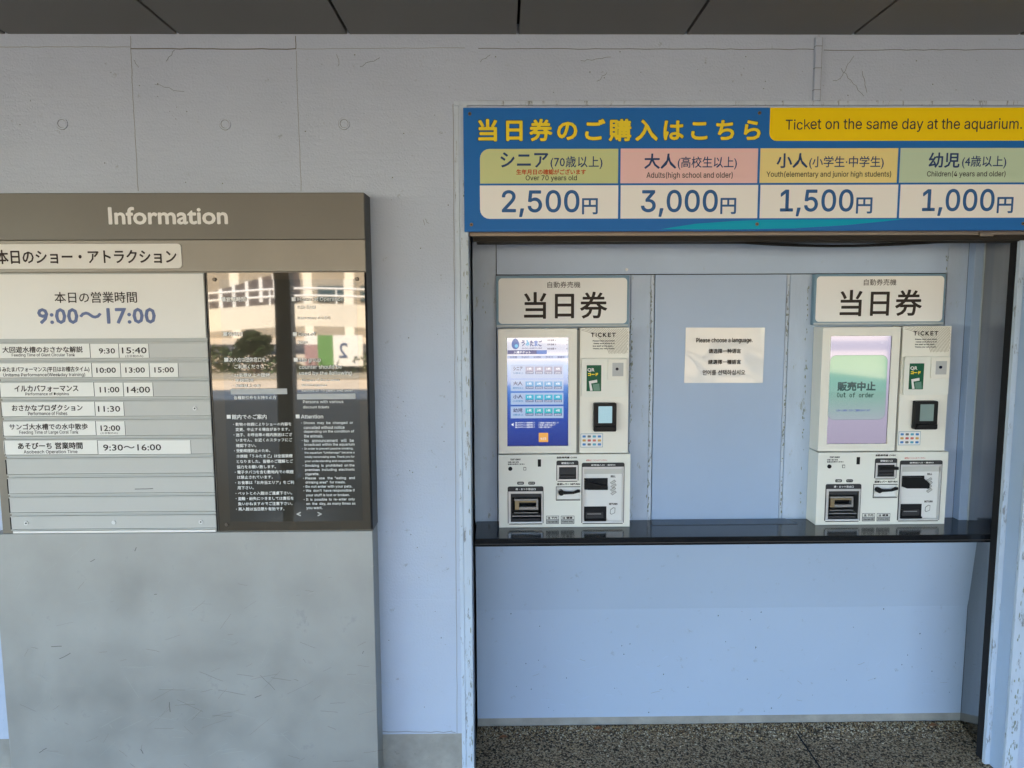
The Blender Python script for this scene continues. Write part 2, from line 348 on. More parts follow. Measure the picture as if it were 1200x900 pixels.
for (a, b, n) in (((163, 78), (156, 70), 4), ((195, 72), (204, 58), 5), ((395, 63), (397, 78), 4), ((421, 78), (445, 68), 6), ((1000, 66), (985, 92), 8), ((985, 92), (975, 95), 4),
                  ((985, 80), (1012, 112), 9), ((1010, 84), (1016, 108), 6), ((182, 99), (215, 108), 6), ((680, 72), (715, 66), 8), ((562, 72), (575, 65), 4), ((700, 95), (712, 84), 4), ((497, 256), (502, 262), 3), ((498, 264), (497, 258), 2)):
    g = G(); g.ribbon(wander(a, b, n, 0.0026), 0.0009, WY-0.0006, m_crack_shade, 0.0012); g.build('crack', wl)
g = G()
for i in range(90):
    px, py = random.choice([(random.uniform(0, 530), random.uniform(60, 222)), (random.uniform(445, 530), random.uniform(225, 855)), (random.uniform(560, 1190), random.uniform(60, 118))])
    x, z = W(px, py, WY); r = random.uniform(0.0006, 0.002); g.prism([(x-r, z-r*0.6), (x+r*0.8, z-r), (x+r, z+r*0.5), (x-r*0.3, z+r)], WY-0.0005, WY+0.0006, m_crack_shade)
tag(g.build('pit_mark', wl), kind='stuff')

# surface conduit dropping from the ceiling above the sign
g = G(); x0, x1, z0, z1 = rect(953, 45, 960.5, 119, WY)
cdt = thing('conduit_channel', ((x0+x1)/2, WY, z0), 'narrow grey channel running down from the soffit above the yellow half of the price sign', 'conduit')
g.box(x0, x1, WY-0.012, WY, z0, z1, m_wall); g.build('channel', cdt, 0.001)
g = G()
for i in range(3): zz = z0+0.03+i*(z1-z0)/2.9; g.box(x0-0.0006, x1+0.0006, WY-0.0128, WY-0.0001, zz, zz+0.0012, m_crack_shade)
g.box(x1, x1+0.002, WY-0.008, WY, z0, z1, m_crack_shade); g.build('band', cdt)

# building mass above and behind, soffit
g = G(); g.box(-40, 40, WY+0.345, 30, 0, 11, m_wall); g.box(-40, 40, 0.0, WY+0.34, Z_SOFF+0.52, 11, m_wall)
tag(g.build('aquarium_building'), 'tall painted concrete building rising behind the ticket wall and above its soffit', 'building')
cs = bpy.data.objects.new('ceiling', None); col.objects.link(cs); cs.location = (0, 0, Z_SOFF); cs['kind'] = 'structure'
g = G(); g.box(-12, 12, -2.4, WY+0.02, Z_SOFF+0.03, Z_SOFF+0.5, m_gap); g.build('backing_slab', cs)
g = G(); g.box(-12, 12, -2.55, -2.4, Z_SOFF-0.1, Z_SOFF+0.6, m_wall); g.build('fascia', cs)
jx0 = W(606.5, 40, WY)[0]; pitch = 0.4965
proto = None
for i in range(-20, 22):
    g = G(); a = jx0+i*pitch
    if proto is None:
        g.box(a+0.004, a+pitch-0.004, -2.39, WY-0.001, Z_SOFF, Z_SOFF+0.025, m_soff); proto = g.build('panel', cs, 0.001); pa = a
    else:
        o = proto.copy(); col.objects.link(o); o.parent = cs; o.location.x = a-pa

# frame of the opening: left post, right jamb
fr = thing('opening_frame', (XL, WY, 0), 'peeling pale blue trim and dark shutter channels framing the ticket recess', 'frame')
x0 = W(537.5, 500, WY)[0]
g = G(); g.box(x0+0.012, XL, WY-0.010, WY+0.10, 0.0, W(540, 124, WY)[1], m_trim); tag(g.build('left_post', fr, 0.0015), 'pale blue post with flaking paint left of the recess')
g = G(); g.box(x0-0.002, x0+0.011, WY-0.004, WY+0.02, 0.0, W(540, 123, WY)[1], m_trim); g.build('trim_strip', fr, 0.001)
g = G(); g.box(x0-0.002, XR, WY-0.008, WY, W(540, 124.5, WY)[1]+0.0005, W(540, 119, WY)[1], m_trim); g.build('head_trim', fr, 0.001)
g = G(); g.box(XL-0.06, XL-0.001, WY+0.101, D_BACK+0.02, 0.0, Z_OPEN, m_recess); g.build('left_reveal', fr)
g = G(); g.box(XL+0.0005, XL+0.0022, WY+0.09, WY+0.10, 0.0, Z_OPEN-0.001, m_gap); g.build('shutter_channel', fr)
# right: bright arris, blue jamb, dark shutter channel
g = G(); g.box(XR+0.0, XR+0.03, WY+0.0505, WY+0.08, 0.0, Z_OPEN-0.001, m_trim); g.box(XR-0.018, XR-0.0005, WY+0.055, WY+0.07, 0.0, Z_OPEN-0.001, m_trim); tag(g.build('jamb_edge', fr, 0.001), 'pale flaking edge strip of the right jamb')
g = G(); g.box(XR-0.0006, XR-0.0001, WY-0.001, WY+0.055, 0, Z_OPEN-0.001, m_recess); g.build('jamb_face', fr)
g = G(); g.box(XR+0.001, XR+0.045, WY-0.012, WY-0.0005, 0, Z_OPEN, m_trim); tag(g.build('right_post', fr, 0.0015), 'pale blue peeling strip at the right edge of the recess')
g = G(); g.box(XR-0.012, XR+0.04, WY+0.081, WY+0.11, 0.0, Z_OPEN-0.001, m_gap); g.build('shutter_channel', fr)
g = G(); g.hprism([(1.655, WY+0.11), (1.6648, D_BACK-0.037), (1.70, D_BACK+0.0), (1.72, WY+0.11)], 0.785, Z_OPEN-0.001, m_steel); tag(g.build('steel_reveal', fr), 'brushed steel side plate above the counter')
g = G(); g.hprism([(1.660, WY+0.11), (1.712, D_BACK+0.01), (1.74, D_BACK+0.01), (1.74, WY+0.11)], 0.0, 0.75, m_steel); tag(g.build('steel_reveal', fr), 'brushed steel side plate below the counter')
g = G(); g.box(XL-0.01, 1.80, WY+0.341, 2.60, Z_OPEN-0.0, Z_OPEN+0.03, m_wall); g.build('head_lining', fr)

# back wall of the recess in separate panels
rw = thing('recess_back_wall', (XL, D_BACK, 0.78), 'blue painted panelled back wall of the ticket recess behind both machines', 'wall')
g = G(); g.box(XL-0.05, 1.74, D_BACK+0.012, D_BACK+0.04, 0.0, Z_OPEN+0.03, m_gap); g.build('backing', rw)
def back_panel(px0, py0, px1, py1, m, proud=0.0, label=None):
    x0, x1 = W(px0, 330, D_BACK)[0], W(px1, 330, D_BACK)[0]; z1 = W(850, py0, D_BACK)[1]; z0 = W(850, py1, D_BACK)[1]; g = G(); g.box(x0, x1, D_BACK-proud, D_BACK+0.012, z0, z1, m)
    o = g.build('panel', rw, 0.0008)
    if label: o['label'] = label
yb = 613
back_panel(540, 270, 581.2, yb, m_stile, 0.0)
back_panel(582, 270, 1109.5, 320.8, m_recess, 0.001)
back_panel(582, 321.8, 739, yb, m_stile)
back_panel(739.6, 321.8, 762.6, yb, m_stile)
back_panel(763.0, 321.8, 767.2, yb, m_trim, -0.003)
back_panel(768, 321.8, 921.8, yb, m_centre, 0.001, 'smooth blue centre panel behind the paper notice')
back_panel(922.6, 321.8, 926, yb, m_trim, -0.003)
back_panel(926.4, 321.8, 1109, yb, m_stile)
x0 = W(1109.9, 330, D_BACK)[0]
g = G(); g.box(x0, 1.632, D_BACK, D_BACK+0.012, 0.78, Z_OPEN, m_stile); g.build('panel', rw, 0.0008)
g = G(); g.box(1.6325, 1.662, D_BACK-0.035, D_BACK-0.0, 0.785, Z_OPEN-0.001, m_centre); g.build('return_strip', rw, 0.0008)
g = G(); g.box(1.6622, 1.6645, D_BACK-0.040, D_BACK-0.004, 0.785, Z_OPEN-0.002, m_frameblue); g.build('edge_bead', rw)
x, z = W(734, 316, D_BACK); g = G(); g.disc(x, z, 0.005, D_BACK-0.008, D_BACK, m_screwlight); g.build('screw', rw)

m_peel = mat('flaked_paint_patch', (0.25, 0.28, 0.24), 0.8, var=0.3, vscale=60)
g = G(); rnd = random.Random(9)
for (px, y0_, y1_, n_, w_) in ((763.5, 330, 600, 150, 1.3), (924.5, 330, 600, 90, 1.2), (740.5, 372, 450, 60, 1.6), (742, 400, 560, 40, 2.0), (948, 420, 600, 50, 1.2), (947, 330, 400, 20, 1.0), (566, 330, 380, 14, 4), (1108, 300, 360, 20, 1.0)):
    for i in range(int(n_*0.55)):
        py = rnd.uniform(y0_, y1_); x = W(px, 330, D_BACK)[0]+rnd.gauss(0, w_*0.003*0.55); z = W(px, py, D_BACK)[1]; a = rnd.uniform(0.0006, 0.0022); b = rnd.uniform(0.0015, 0.007)
        g.prism([(x-a, z-b*0.6), (x+a*0.5, z-b), (x+a, z+b*0.3), (x+a*0.2, z+b), (x-a*0.8, z+b*0.5)], D_BACK-0.0017, D_BACK+0.0005, m_peel)
tag(g.build('peel_mark', rw), kind='stuff')
g = G()
for i in range(55):
    z = rnd.choice([rnd.uniform(0.0, 0.35), rnd.uniform(0.9, 1.7), rnd.uniform(0, 1.9)]); x = XL-0.004-abs(rnd.gauss(0, 0.006)); a = rnd.uniform(0.0006, 0.002); b = rnd.uniform(0.002, 0.012)
    g.prism([(x-a, z-b*0.6), (x+a*0.5, z-b), (x+a, z+b*0.3), (x+a*0.2, z+b), (x-a*0.8, z+b*0.5)], WY-0.0106, WY-0.0095, m_peel)
for i in range(60):
    z = rnd.choice([rnd.uniform(0.0, 0.12), rnd.uniform(0.0, 0.5), rnd.uniform(0, 1.75)]); x = XR+0.012+abs(rnd.gauss(0, 0.012)); a = rnd.uniform(0.0008, 0.003); b = rnd.uniform(0.002, 0.010)
    if x < XR+0.042: g.prism([(x-a, z-b*0.6), (x+a*0.5, z-b), (x+a, z+b*0.3), (x+a*0.2, z+b), (x-a*0.8, z+b*0.5)], WY-0.0126, WY-0.0115, m_peel)
tag(g.build('peel_mark', fr), kind='stuff')
# shutter rail below the sign
sr = thing('shutter_rail', (XL, WY+0.03, 1.77), 'beige and black shutter slot rail under the blue price sign', 'shutter rail')
z0 = 1.748
g = G(); g.box(XL+0.002, XR-0.001, WY+0.02, WY+0.033, z0+0.018, Z_OPEN-0.001, m_rail); g.build('front_rail', sr, 0.001)
g = G(); g.box(XL+0.012, XR-0.002, WY+0.034, WY+0.05, z0+0.004, Z_OPEN-0.001, m_raildark); g.build('slot', sr)
g = G(); g.box(XL+0.02, XR-0.003, WY+0.051, WY+0.06, z0+0.004, Z_OPEN-0.001, m_rail); g.build('rear_rail', sr, 0.001)
g = G(); g.box(XL+0.022, XR-0.004, WY+0.061, WY+0.13, z0+0.002, Z_OPEN-0.001, m_raildark); g.build('housing', sr)
g = G(); x0, x1, z0_, z1_ = rect(1144.5, 273, 1160, 277.5, WY+0.03); g.box(x0, x1, WY+0.012, WY+0.0195, z0_, z1_, m_rail); g.build('latch', sr, 0.001)
g = G(); pts = []
for i in range(25):
    t = i/24; px = 820+(1150-820)*t; py = 280+9*math.sin(math.pi*t)**1.0*(1-0.2*t); x, z = W(px, py, WY+0.075); pts.append((x, WY+0.075, z))
g.tube(pts, 0.0045, m_black); tag(g.build('rubber_strip'), 'black rubber strip sagging from the shutter slot above the right machine', 'rubber strip')

# counter
ct = thing('counter', (XL, D_COUNTER, 0), 'glossy black counter shelf over a pale blue apron panel and concrete plinth', 'counter')
g = G(); g.box(XL+0.003, 1.6645, D_COUNTER, D_BACK-0.0005, 0.757, 0.785, m_counter); tag(g.build('counter_top', ct, 0.003), 'glossy black top with a rounded front edge')
g = G(); g.box(XL+0.003, 1.655, D_COUNTER-0.0012, D_COUNTER-0.0001, 0.7655, 0.7675, m_edgeline); g.build('edge_strip', ct)
xa0, xa1 = XL+0.0005, 1.7085
zk = W(900, 712, D_BACK)[1]; zp = W(850, 838.5, D_BACK)[1]
g = G(); g.prism([(0, 0)]*3, 0, 0, m_apron) if False else None
g.add([(xa0, D_BACK, zp), (xa1, D_BACK, zp), (xa1, D_BACK, zk), (xa0, D_BACK, zk), (xa0, D_BACK-0.05, 0.7565), (xa1, D_BACK-0.05, 0.7565),
       (xa0, D_BACK+0.01, zp), (xa1, D_BACK+0.01, zp), (xa1, D_BACK+0.01, 0.7565), (xa0, D_BACK+0.01, 0.7565)],
      [(0, 1, 2, 3), (3, 2, 5, 4), (6, 7, 1, 0), (0, 3, 4, 9, 6), (1, 7, 8, 5, 2)], m_apron)
g.build('apron_panel', ct)
g = G(); g.box(xa0, xa1+0.004, D_BACK+0.004, D_BACK+0.04, -0.01, zp-0.001, m_conc); tag(g.build('plinth', ct, 0.002), 'bare grey concrete kerb under the blue apron')
g = G(); x0, x1, _, _ = rect(763, 609, 920, 617, 2.5); g.hprism([(x0+0.005, D_BACK-0.004), (x1+0.01, D_BACK-0.004), (x1+0.03, D_BACK-0.068), (x0-0.003, D_BACK-0.068)], 0.7853, 0.7868, m_matpad)
tag(g.build('desk_mat', None, 0.0004), 'thin translucent mat lying on the black counter between the two machines', 'desk mat')
g = G()
for i in range(60):
    px, py = random.uniform(580, 1120), random.uniform(650, 838)
    x, z = W(px, py, D_BACK-0.001); r = random.uniform(0.0008, 0.0022); a = random.uniform(0, 3)
    if z > zk-0.003: continue
    g.prism([(x-r, z-r), (x+r*0.7, z-r*0.7), (x+r, z+r*0.9), (x-r*0.5, z+r*random.uniform(1, 2.2))], D_BACK-0.0006, D_BACK+0.0004, m_greyink)
tag(g.build('scuff_mark', ct), kind='stuff')

g = G(); rnd = random.Random(5)
for i in range(34):
    px = rnd.uniform(575, 1115); py = rnd.uniform(770, 836); L = rnd.uniform(3, 14); a = rnd.gauss(0.1, 0.7)
    p0 = W(px, py, D_BACK-0.001); p1 = W(px+L*math.cos(a), py-L*math.sin(a)*0.5, D_BACK-0.001)
    g.ribbon([p0, ((p0[0]+p1[0])/2+rnd.uniform(-.002, .002), (p0[1]+p1[1])/2+rnd.uniform(-.002, .002)), p1], rnd.uniform(0.0005, 0.0012), D_BACK-0.0005, m_recess if i % 3 else m_seam, 0.0006)
tag(g.build('kick_mark', ct), kind='stuff')
# loose grit and leaf crumbs against the plinth
g = G(); grit = [mat('grit_tan', (0.42, 0.30, 0.15), 0.9), mat('grit_brown', (0.16, 0.09, 0.04), 0.9), mat('grit_cream', (0.55, 0.47, 0.33), 0.9), mat('grit_dark', (0.05, 0.04, 0.03), 0.9)]
for i in range(7000):
    x = random.uniform(XL+0.01, 1.70); d = random.expovariate(1/0.03)
    if d > 0.3: continue
    y = D_BACK-0.002-d; s = random.uniform(0.0016, 0.0046); a = random.uniform(0, 6.28); c, q = math.cos(a)*s, math.sin(a)*s; h = s*random.uniform(0.5, 1.2)
    g.add([(x-c, y-q, 0.0005), (x+q, y-c, 0.0008), (x+c, y+q, 0.0006), (x-q, y+c, 0.0009), (x+q*0.2, y+c*0.2, 0.0005+h)], [(0, 1, 4), (1, 2, 4), (2, 3, 4), (3, 0, 4)], random.choice(grit))
tag(g.build('ground_grit'), 'tan grit and leaf crumbs gathered along the foot of the plinth', 'grit', kind='stuff')
m_leaf = mat('dry_leaf', (0.28, 0.12, 0.05), 0.8)
for (px, dd, lab) in ((590, 0.06, 'small curled brown dry leaf at the left end of the plinth'), (1088, 0.02, 'small curled brown dry leaf near the right end of the plinth'), (700, 0.015, 'tiny dry brown leaf against the plinth below the left machine')):
    x = W(px, 848, D_BACK)[0]; y = D_BACK-0.012-dd; g = G(); s = 0.016
    n = 8; v = []
    for i in range(n+1):
        t = i/n; w = s*0.45*math.sin(math.pi*t)**0.8; v += [(x+s*2*(t-0.5), y-w, 0.003+0.006*(1-abs(2*t-1))+0.004*t), (x+s*2*(t-0.5), y, 0.0015+0.003*t), (x+s*2*(t-0.5), y+w, 0.005+0.006*(1-abs(2*t-1)))]
    f = []
    for i in range(n): f += [(3*i, 3*i+3, 3*i+4, 3*i+1), (3*i+1, 3*i+4, 3*i+5, 3*i+2)]
    g.add(v, f, m_leaf); tag(g.build('dry_leaf'), lab, 'leaf', 'dry leaves on the paving')
g = G(); a, b = (W(957, 860, 2.45)[0], 2.50), (W(985, 900, 2.25)[0], 2.2)
g.hprism([(1.065, 2.46), (1.070, 2.46), (1.062, 1.5), (1.056, 1.5)], -0.001, 0.0012, m_gap); struct(g.build('paving_joint'))

# ================================================================ PRICE SIGN
def SR(px0, py0, px1, py1): return rect(px0, py0, px1, py1, D_SIGN)
x0, x1, z0, z1 = SR(543.5, 126, 1250, 270.5)
ps = thing('price_sign', (x0, D_SIGN, z0), 'long blue admission price sign with yellow lettering above the ticket recess', 'sign')
SF = D_SIGN
g = G(); g.box(x0, x1, SF, WY-0.013, z0, z1, m_signblue); tag(g.build('backing_board', ps, 0.0008), 'blue board')
zb_sign, zt_sign = z0, z1
g = G(); a = SR(902, 126, 1250, 165); g.rr(a[0], a[1], a[2], zt_sign-0.0006, 0.022, SF-0.0008, SF, m_yellow, corners=(1, 0, 0, 0)); tag(g.build('yellow_panel', ps), 'yellow band with English lettering')
g = G()
pts = [W(775, 268.5, SF), W(860, 268.8, SF), W(930, 267.5, SF), W(990, 264, SF), W(1030, 260, SF), W(1060, 256.8, SF), W(900, 257.6, SF), W(860, 259, SF), W(815, 262.3, SF)]
g.prism(pts, SF-0.0005, SF, m_signcyan); g.build('wave_stripe', ps)
cells = [(562.5, 724.3, m_green), (727.2, 887.8, m_pink), (890.6, 1051.6, m_gold), (1054.4, 1216, m_mint)]
for i, (a, b, m) in enumerate(cells):
    dy = -(a-562)*0.0022
    q = SR(a, 174.5+dy, b, 215+dy); g = G(); g.rr(*q[:4], 0.028, SF-0.0008, SF, m, corners=(0, 0, 0, 1 if i == 0 else 0)); tag(g.build('category_panel', ps), ['green panel for seniors', 'pink panel for adults', 'yellow panel for school pupils', 'mint panel for small children'][i])
    q = SR(a, 217.3+dy, b, 256.3+dy); g = G(); g.rr(*q[:4], 0.028, SF-0.0008, SF, m_cell, corners=(1 if i == 0 else 0, 0, 0, 0)); g.build('price_panel', ps)
pxm = D_SIGN/FPX
T1 = SF-0.0012
g = G()
g.text('当日券のご購入はこちら', SR(559.3, 138.6, 892.2, 166.4), T1, m_outline, bold=1.35*pxm, space=1.3, res=2)
g.text('当日券のご購入はこちら', SR(560.3, 139.5, 891.2, 165.7), T1-0.0006, m_letyel, bold=0.8*pxm, space=1.3, res=3)
g.build('title_lettering', ps)
g = G(); g.text('Tic', SR(920.4, 140.0, 940.6, 152.2), T1, m_greyink, font='sans', bold=0.12*pxm, res=3); g.text('et on the same day at the aquarium.', SR(949.5, 138.6, 1197.5, 154.8), T1, m_greyink, font='sans', bold=0.12*pxm, res=3)
ka, kb, kc, kd = W(942.8, 139.8, SF), W(942.8, 151.7, SF), W(948.6, 143.3, SF), W(949.0, 151.5, SF); km, kn = W(943.2, 148.3, SF), W(945.3, 146.6, SF)
g.ribbon([ka, kb], 0.0030, T1, m_greyink); g.ribbon([km, kc], 0.0030, T1-0.0002, m_greyink); g.ribbon([kn, kd], 0.0030, T1-0.0003, m_greyink); g.build('english_lettering', ps)
g = G()
def ct_(t, b, m, bold=0.0, font=None, **k): g.text(t, SR(*b), T1, m, bold=bold*pxm, font=font, **k)
ct_('シニア', (586.5, 178.5, 642.5, 196.5), m_navy, 0.38); ct_('(70歳以上)', (645, 183, 706, 198.3), m_navy, 0.12, space=1.05)
ct_('生年月日の確認がございます', (605, 198.3, 686.5, 204.8), m_redink, 0.2); ct_('Over 70 years old', (616, 205.5, 676, 213.0), m_greyink, 0.1, 'sans')
ct_('大人', (755, 180, 792.5, 198), m_navy, 0.38); ct_('(高校生以上)', (794, 183.5, 863.5, 198.8), m_navy, 0.12)
ct_('Adults(high school and older)', (757.5, 201.5, 858.5, 210.3), m_greyink, 0.08, 'sans')
ct_('小人', (910, 179.5, 946.5, 197), m_navy, 0.38); ct_('(小学生·中学生)', (948, 183, 1035.5, 198.2), m_navy, 0.12)
ct_('Youth(elementary and junior high students)', (898, 200.6, 1044, 209), m_greyink, 0.08, 'sans')
ct_('幼児', (1088, 178.7, 1124.5, 196.8), m_navy, 0.38); ct_('(4歳以上)', (1127, 182.5, 1179, 197.6), m_navy, 0.12)
ct_('Children(4 years and older)', (1086, 200.3, 1178, 208.5), m_greyink, 0.08, 'sans')
for (t, a, b, c, d, dy) in (('2,500', 588, 679, 682, 700.5, 0), ('3,000', 751, 841, 844, 862.5, -0.3), ('1,500', 914, 1000, 1003, 1022, -0.9), ('1,000', 1080.5, 1165, 1168, 1187, -1.4)):
    ct_(t, (a, 222.8+dy, b, 254.5+dy), m_priceblue, 0.55, 'sans', res=4); ct_('円', (c, 232.3+dy, d, 251.3+dy), m_priceblue, 0.4)
g.build('price_lettering', ps)
for (px, py) in ((550.5, 133.5), (552.5, 263.3), (890, 132.5), (887, 262.7), (1199, 262)):
    x, z = W(px, py, SF); g = G(); g.disc(x, z, 0.0052, SF-0.0022, SF, m_screw); g.disc(x, z, 0.002, SF-0.003, SF-0.0022, m_gap, 6); g.build('screw', ps)

# ================================================================ INFORMATION BOARD
BD = D_BOARD
def BR(px0, py0, px1, py1, D=BD): return rect(px0, py0, px1, py1, D)
bxl = W(-9+0.5, 640, BD)[0]; bxr = W(436.8, 640, BD)[0]
z_top = W(215, 226, BD)[1]; z_hs = W(215, 281.2, BD)[1]; z_st = W(215, 318.5, BD)[1]; z_low = W(215, 624, BD)[1]
ib = thing('information_board', (bxl, BD, 0), 'tall steel information board with show timetable and dark notice panel on the left wall', 'information board')
g = G(); g.box(bxl-0.06, bxr, BD, WY-0.001, z_hs+0.0004, z_top, m_header); tag(g.build('header_panel', ib, 0.0015), 'steel header panel with a dark warm reflection put into its colour')
g = G(); g.box(bxl-0.06, bxr, BD, WY-0.001, z_st, z_hs-0.0004, m_strip); tag(g.build('title_strip', ib, 0.0008), 'steel strip under the header with a lighter warm reflection in its colour')
g = G(); g.box(bxl+0.03, bxr, BD+0.006, WY-0.001, z_low, z_st-0.0005, m_strip); g.build('mid_backing', ib)
g = G(); g.box(bxl, bxr, BD, WY-0.001, 0.0, z_low-0.0005, m_lower); tag(g.build('lower_panel', ib, 0.0015), 'scratched grey steel lower panel')
g = G(); g.box(bxr+0.0003, bxr+0.0015, BD+0.004, WY-0.001, z_low, z_top-0.001, m_edge); g.build('side_return', ib)
g = G(); x, z = 0, 0
random.seed(11)
for i in range(150):
    px, py = random.uniform(20, 435), 640+255*random.random()**0.6
    L = random.uniform(3, 22)*(1.6 if py > 780 else 1); a = random.gauss(0.15, 0.5); w = random.uniform(0.0003, 0.0007)
    g.ribbon(wander((px, py), (px+L*math.cos(a), py-L*math.sin(a)), 4, 0.0008, BD), w, BD-0.0003, random.choice([m_slatlip, m_strip]), 0.0005)
for (px, py, l, a) in ((158, 646, 5, 1.3), (106, 658, 6, 0.4), (60, 758, 12, 0.1), (70, 772, 14, 0.5), (199, 834, 11, 1.6), (165, 878, 6, -1), (46, 882, 10, 0.6), (299, 818, 8, 0.5), (425, 766, 3, 1.2), (181, 697, 3, 0.3)):
    g.ribbon(wander((px, py), (px+l*math.cos(a), py-l*math.sin(a)), 3, 0.0012, BD), 0.0018, BD-0.0004, m_crack_shade, 0.0006)
tag(g.build('scratch', ib), kind='stuff')
bp = D_BOARD/FPX
g = G(); g.text('Information', BR(127, 242.3, 267, 263.2), BD-0.0008, m_white, bold=0.7*bp, res=3); g.build('header_lettering', ib)
# title plate
q = BR(-30, 286, 213.2, 314.8); g = G(); g.rr(*q, 0.012, BD-0.003, BD, m_platetop); pl = g.build('title_plate', ib); pl['label'] = 'cream plate with rounded corners naming the shows'
g = G(); g.text('本日のショー・アトラクション', BR(-4, 292.5, 207.5, 309.3), BD-0.0036, m_ink, bold=0.35*bp, space=1.0); g.build('lettering', pl)
# timetable
SB = BD-0.012
def slx(y, right=True): return (240.5+(y-320)*0.0437) if right else (-2+(y-500)*0.09)
q = BR(-30, 321.5, slx(358)-0.3, 396.5); g = G(); g.box(*q[:2], SB, BD+0.006, q[2], q[3], m_platetop); pl = g.build('hours_plate', ib, 0.0006); pl['label'] = 'large cream plate with today’s opening hours'
g = G(); g.text('本日の営業時間', BR(67, 342, 163, 355), SB-0.0006, m_ink, bold=0.12*bp)
g.text('9:00〜17:00', BR(47, 360.8, 185, 379.5), SB-0.0006, m_hourblue, font=None, bold=0.7*bp, space=1.05); g.build('lettering', pl)
q0 = W(slx(470), 470, BD)[0]; ql = W(5.5, 540, BD)[0]; xl_board = W(13.5, 620, SB)[0]; xr_board = W(254, 620, SB)[0]
zt = W(120, 397, SB)[1]; zb = W(120, 624, SB)[1]
g = G(); g.box(xl_board+0.001, xr_board-0.0015, SB+0.004, BD+0.006, zb, W(120, 320, SB)[1], m_slatlip); g.build('slat_backing', ib)
g = G(); g.box(xr_board, xr_board+0.0022, SB+0.001, BD+0.006, zb, W(120, 320, SB)[1], m_gap); g.build('edge_channel', ib)
rows = [(402.5, 419.7), (425.2, 442.3), (448, 465), (470.7, 487.7), (493.3, 510.5), (515.8, 532.6), (538, 555), (560.8, 577.8), (583.3, 600), (605.5, 619.5)]
for (a, b) in rows:
    za, zb_ = W(120, b, SB)[1], W(120, a, SB)[1]
    g = G(); g.box(xl_board, xr_board-0.0012, SB+0.0008, SB+0.0045, za, zb_, m_slat)
    g.box(xl_board, xr_board-0.001, SB-0.0015, SB+0.0045, za-0.0035, za-0.0006, m_slat); g.box(xl_board, xr_board-0.001, SB-0.0015, SB+0.0045, zb_+0.0006, zb_+0.0035, m_slat)
    g.box(xl_board-0.002, xl_board-0.0004, SB-0.001, SB+0.004, za, zb_, m_gap)
    g.build('slat', ib, 0.0004)
g = G(); g.box(xl_board+0.006, xr_board-0.001, SB-0.004, SB+0.004, W(120, 624, SB)[1], W(120, 621.3, SB)[1], m_plate); g.build('bottom_lip', ib, 0.0005)
TP = SB-0.0004
def plate(name, b, m=m_plate):
    q = BR(*b, D=SB); g = G(); g.box(q[0], q[1]-0.0006, TP, SB+0.0008, q[2], q[3], m); g.box(q[1]-0.0006, q[1], TP+0.0003, SB+0.0008, q[2], q[3], m_greyink)
    return g.build(name, ib)
def lett(pl, items):
    g = G()
    for (t, b, bold, f) in items: g.text(t, BR(*b, D=SB), TP-0.0004, m_ink, bold=bold*0.55*bp, font=f, nb=6)
    g.build('lettering', pl)
data = [
 (0, (-8, 105.5), [('大回遊水槽のおさかな解説', (3, 406, 97, 413.3), .28, None), ('Feeding Time of Giant Circular Tank', (14, 414, 88, 418.6), .08, 'sans')],
  [((106.3, 139.2), [('9:30', (116, 408, 135, 414.4), .3, None)]), ((140, 174.5), [('15:40', (143, 407, 172, 414.2), .25, None), ('(土日祝のみ)', (147, 415.8, 168, 419), .05, None)])]),
 (1, (-8, 107.5), [('うみたまパフォーマンス(平日はお稽古タイム)', (-2, 429.6, 105, 436.6), .25, None), ('Unitama Performance(Weekday training)', (4, 437, 100, 442), .1, 'sans')],
  [((108.3, 141.3), [('10:00', (113, 430.6, 136, 437), .3, None)]), ((142, 175), [('13:00', (147, 430.4, 170, 436.8), .3, None)]), ((175.8, 209), [('15:00', (181, 430.2, 204, 436.6), .3, None)])]),
 (2, (0, 110.2), [('イルカパフォーマンス', (17, 451.3, 92, 459), .38, None), ('Performance of Dolphins', (30, 459.8, 81, 464), .1, 'sans')],
  [((111, 144.6), [('11:00', (117, 453.3, 140, 460), .3, None)]), ((145.4, 179.4), [('14:00', (149, 453, 176, 460.3), .25, None)])]),
 (3, (1.5, 111.2), [('おさかなプロダクション', (14, 474, 97, 481.6), .38, None), ('Performance of Fishes', (33, 482.3, 79, 486.5), .1, 'sans')],
  [((112, 145.3), [('11:30', (115, 475.6, 141, 482.6), .25, None)])]),
 (4, (3, 112.3), [('サンゴ大水槽での水中散歩', (11, 496.3, 103, 503.6), .3, None), ('Feeding Time of Large Coral Tank', (23, 504.3, 92, 509.3), .06, 'sans')],
  [((113, 146.7), [('12:00', (118, 498.3, 141, 505), .3, None), ('(土日祝のみ)', (118, 506.2, 138, 509), .05, None)])]),
 (5, (4.5, 114.4), [('あそびーち 営業時間', (21, 518.3, 97, 526.4), .42, None), ('Asobeach Operation Time', (28, 527.3, 91, 532.2), .12, 'sans')],
  [((115.2, 223.7), [('9:30〜16:00', (121, 520.6, 189, 528), .3, None)])])]
for (ri, nx, nt_, times) in data:
    a, b = rows[ri]; lab = nt_[1][0]
    p = plate('name_plate', (nx[0], a+0.4, nx[1], b-0.4)); p['label'] = 'white name strip reading ' + lab; lett(p, nt_)
    for (tx, ti) in times:
        p = plate('time_plate', (tx[0], a+0.4, tx[1], b-0.4)); p['label'] = 'white time strip reading ' + ti[0][0] + ' beside ' + lab; lett(p, ti)
for (px, py, dark) in ((228.5, 478.5, 1), (31, 613, 1), (133.5, 612, 0), (235.5, 611.5, 1)):
    x, z = W(px, py, SB); g = G(); g.disc(x, z, 0.0062, SB-0.0025, SB+0.001, m_screwlight)
    if dark: g.disc(x, z, 0.0024, SB-0.0032, SB-0.0025, m_gap, 8)
    g.build('screw', ib)
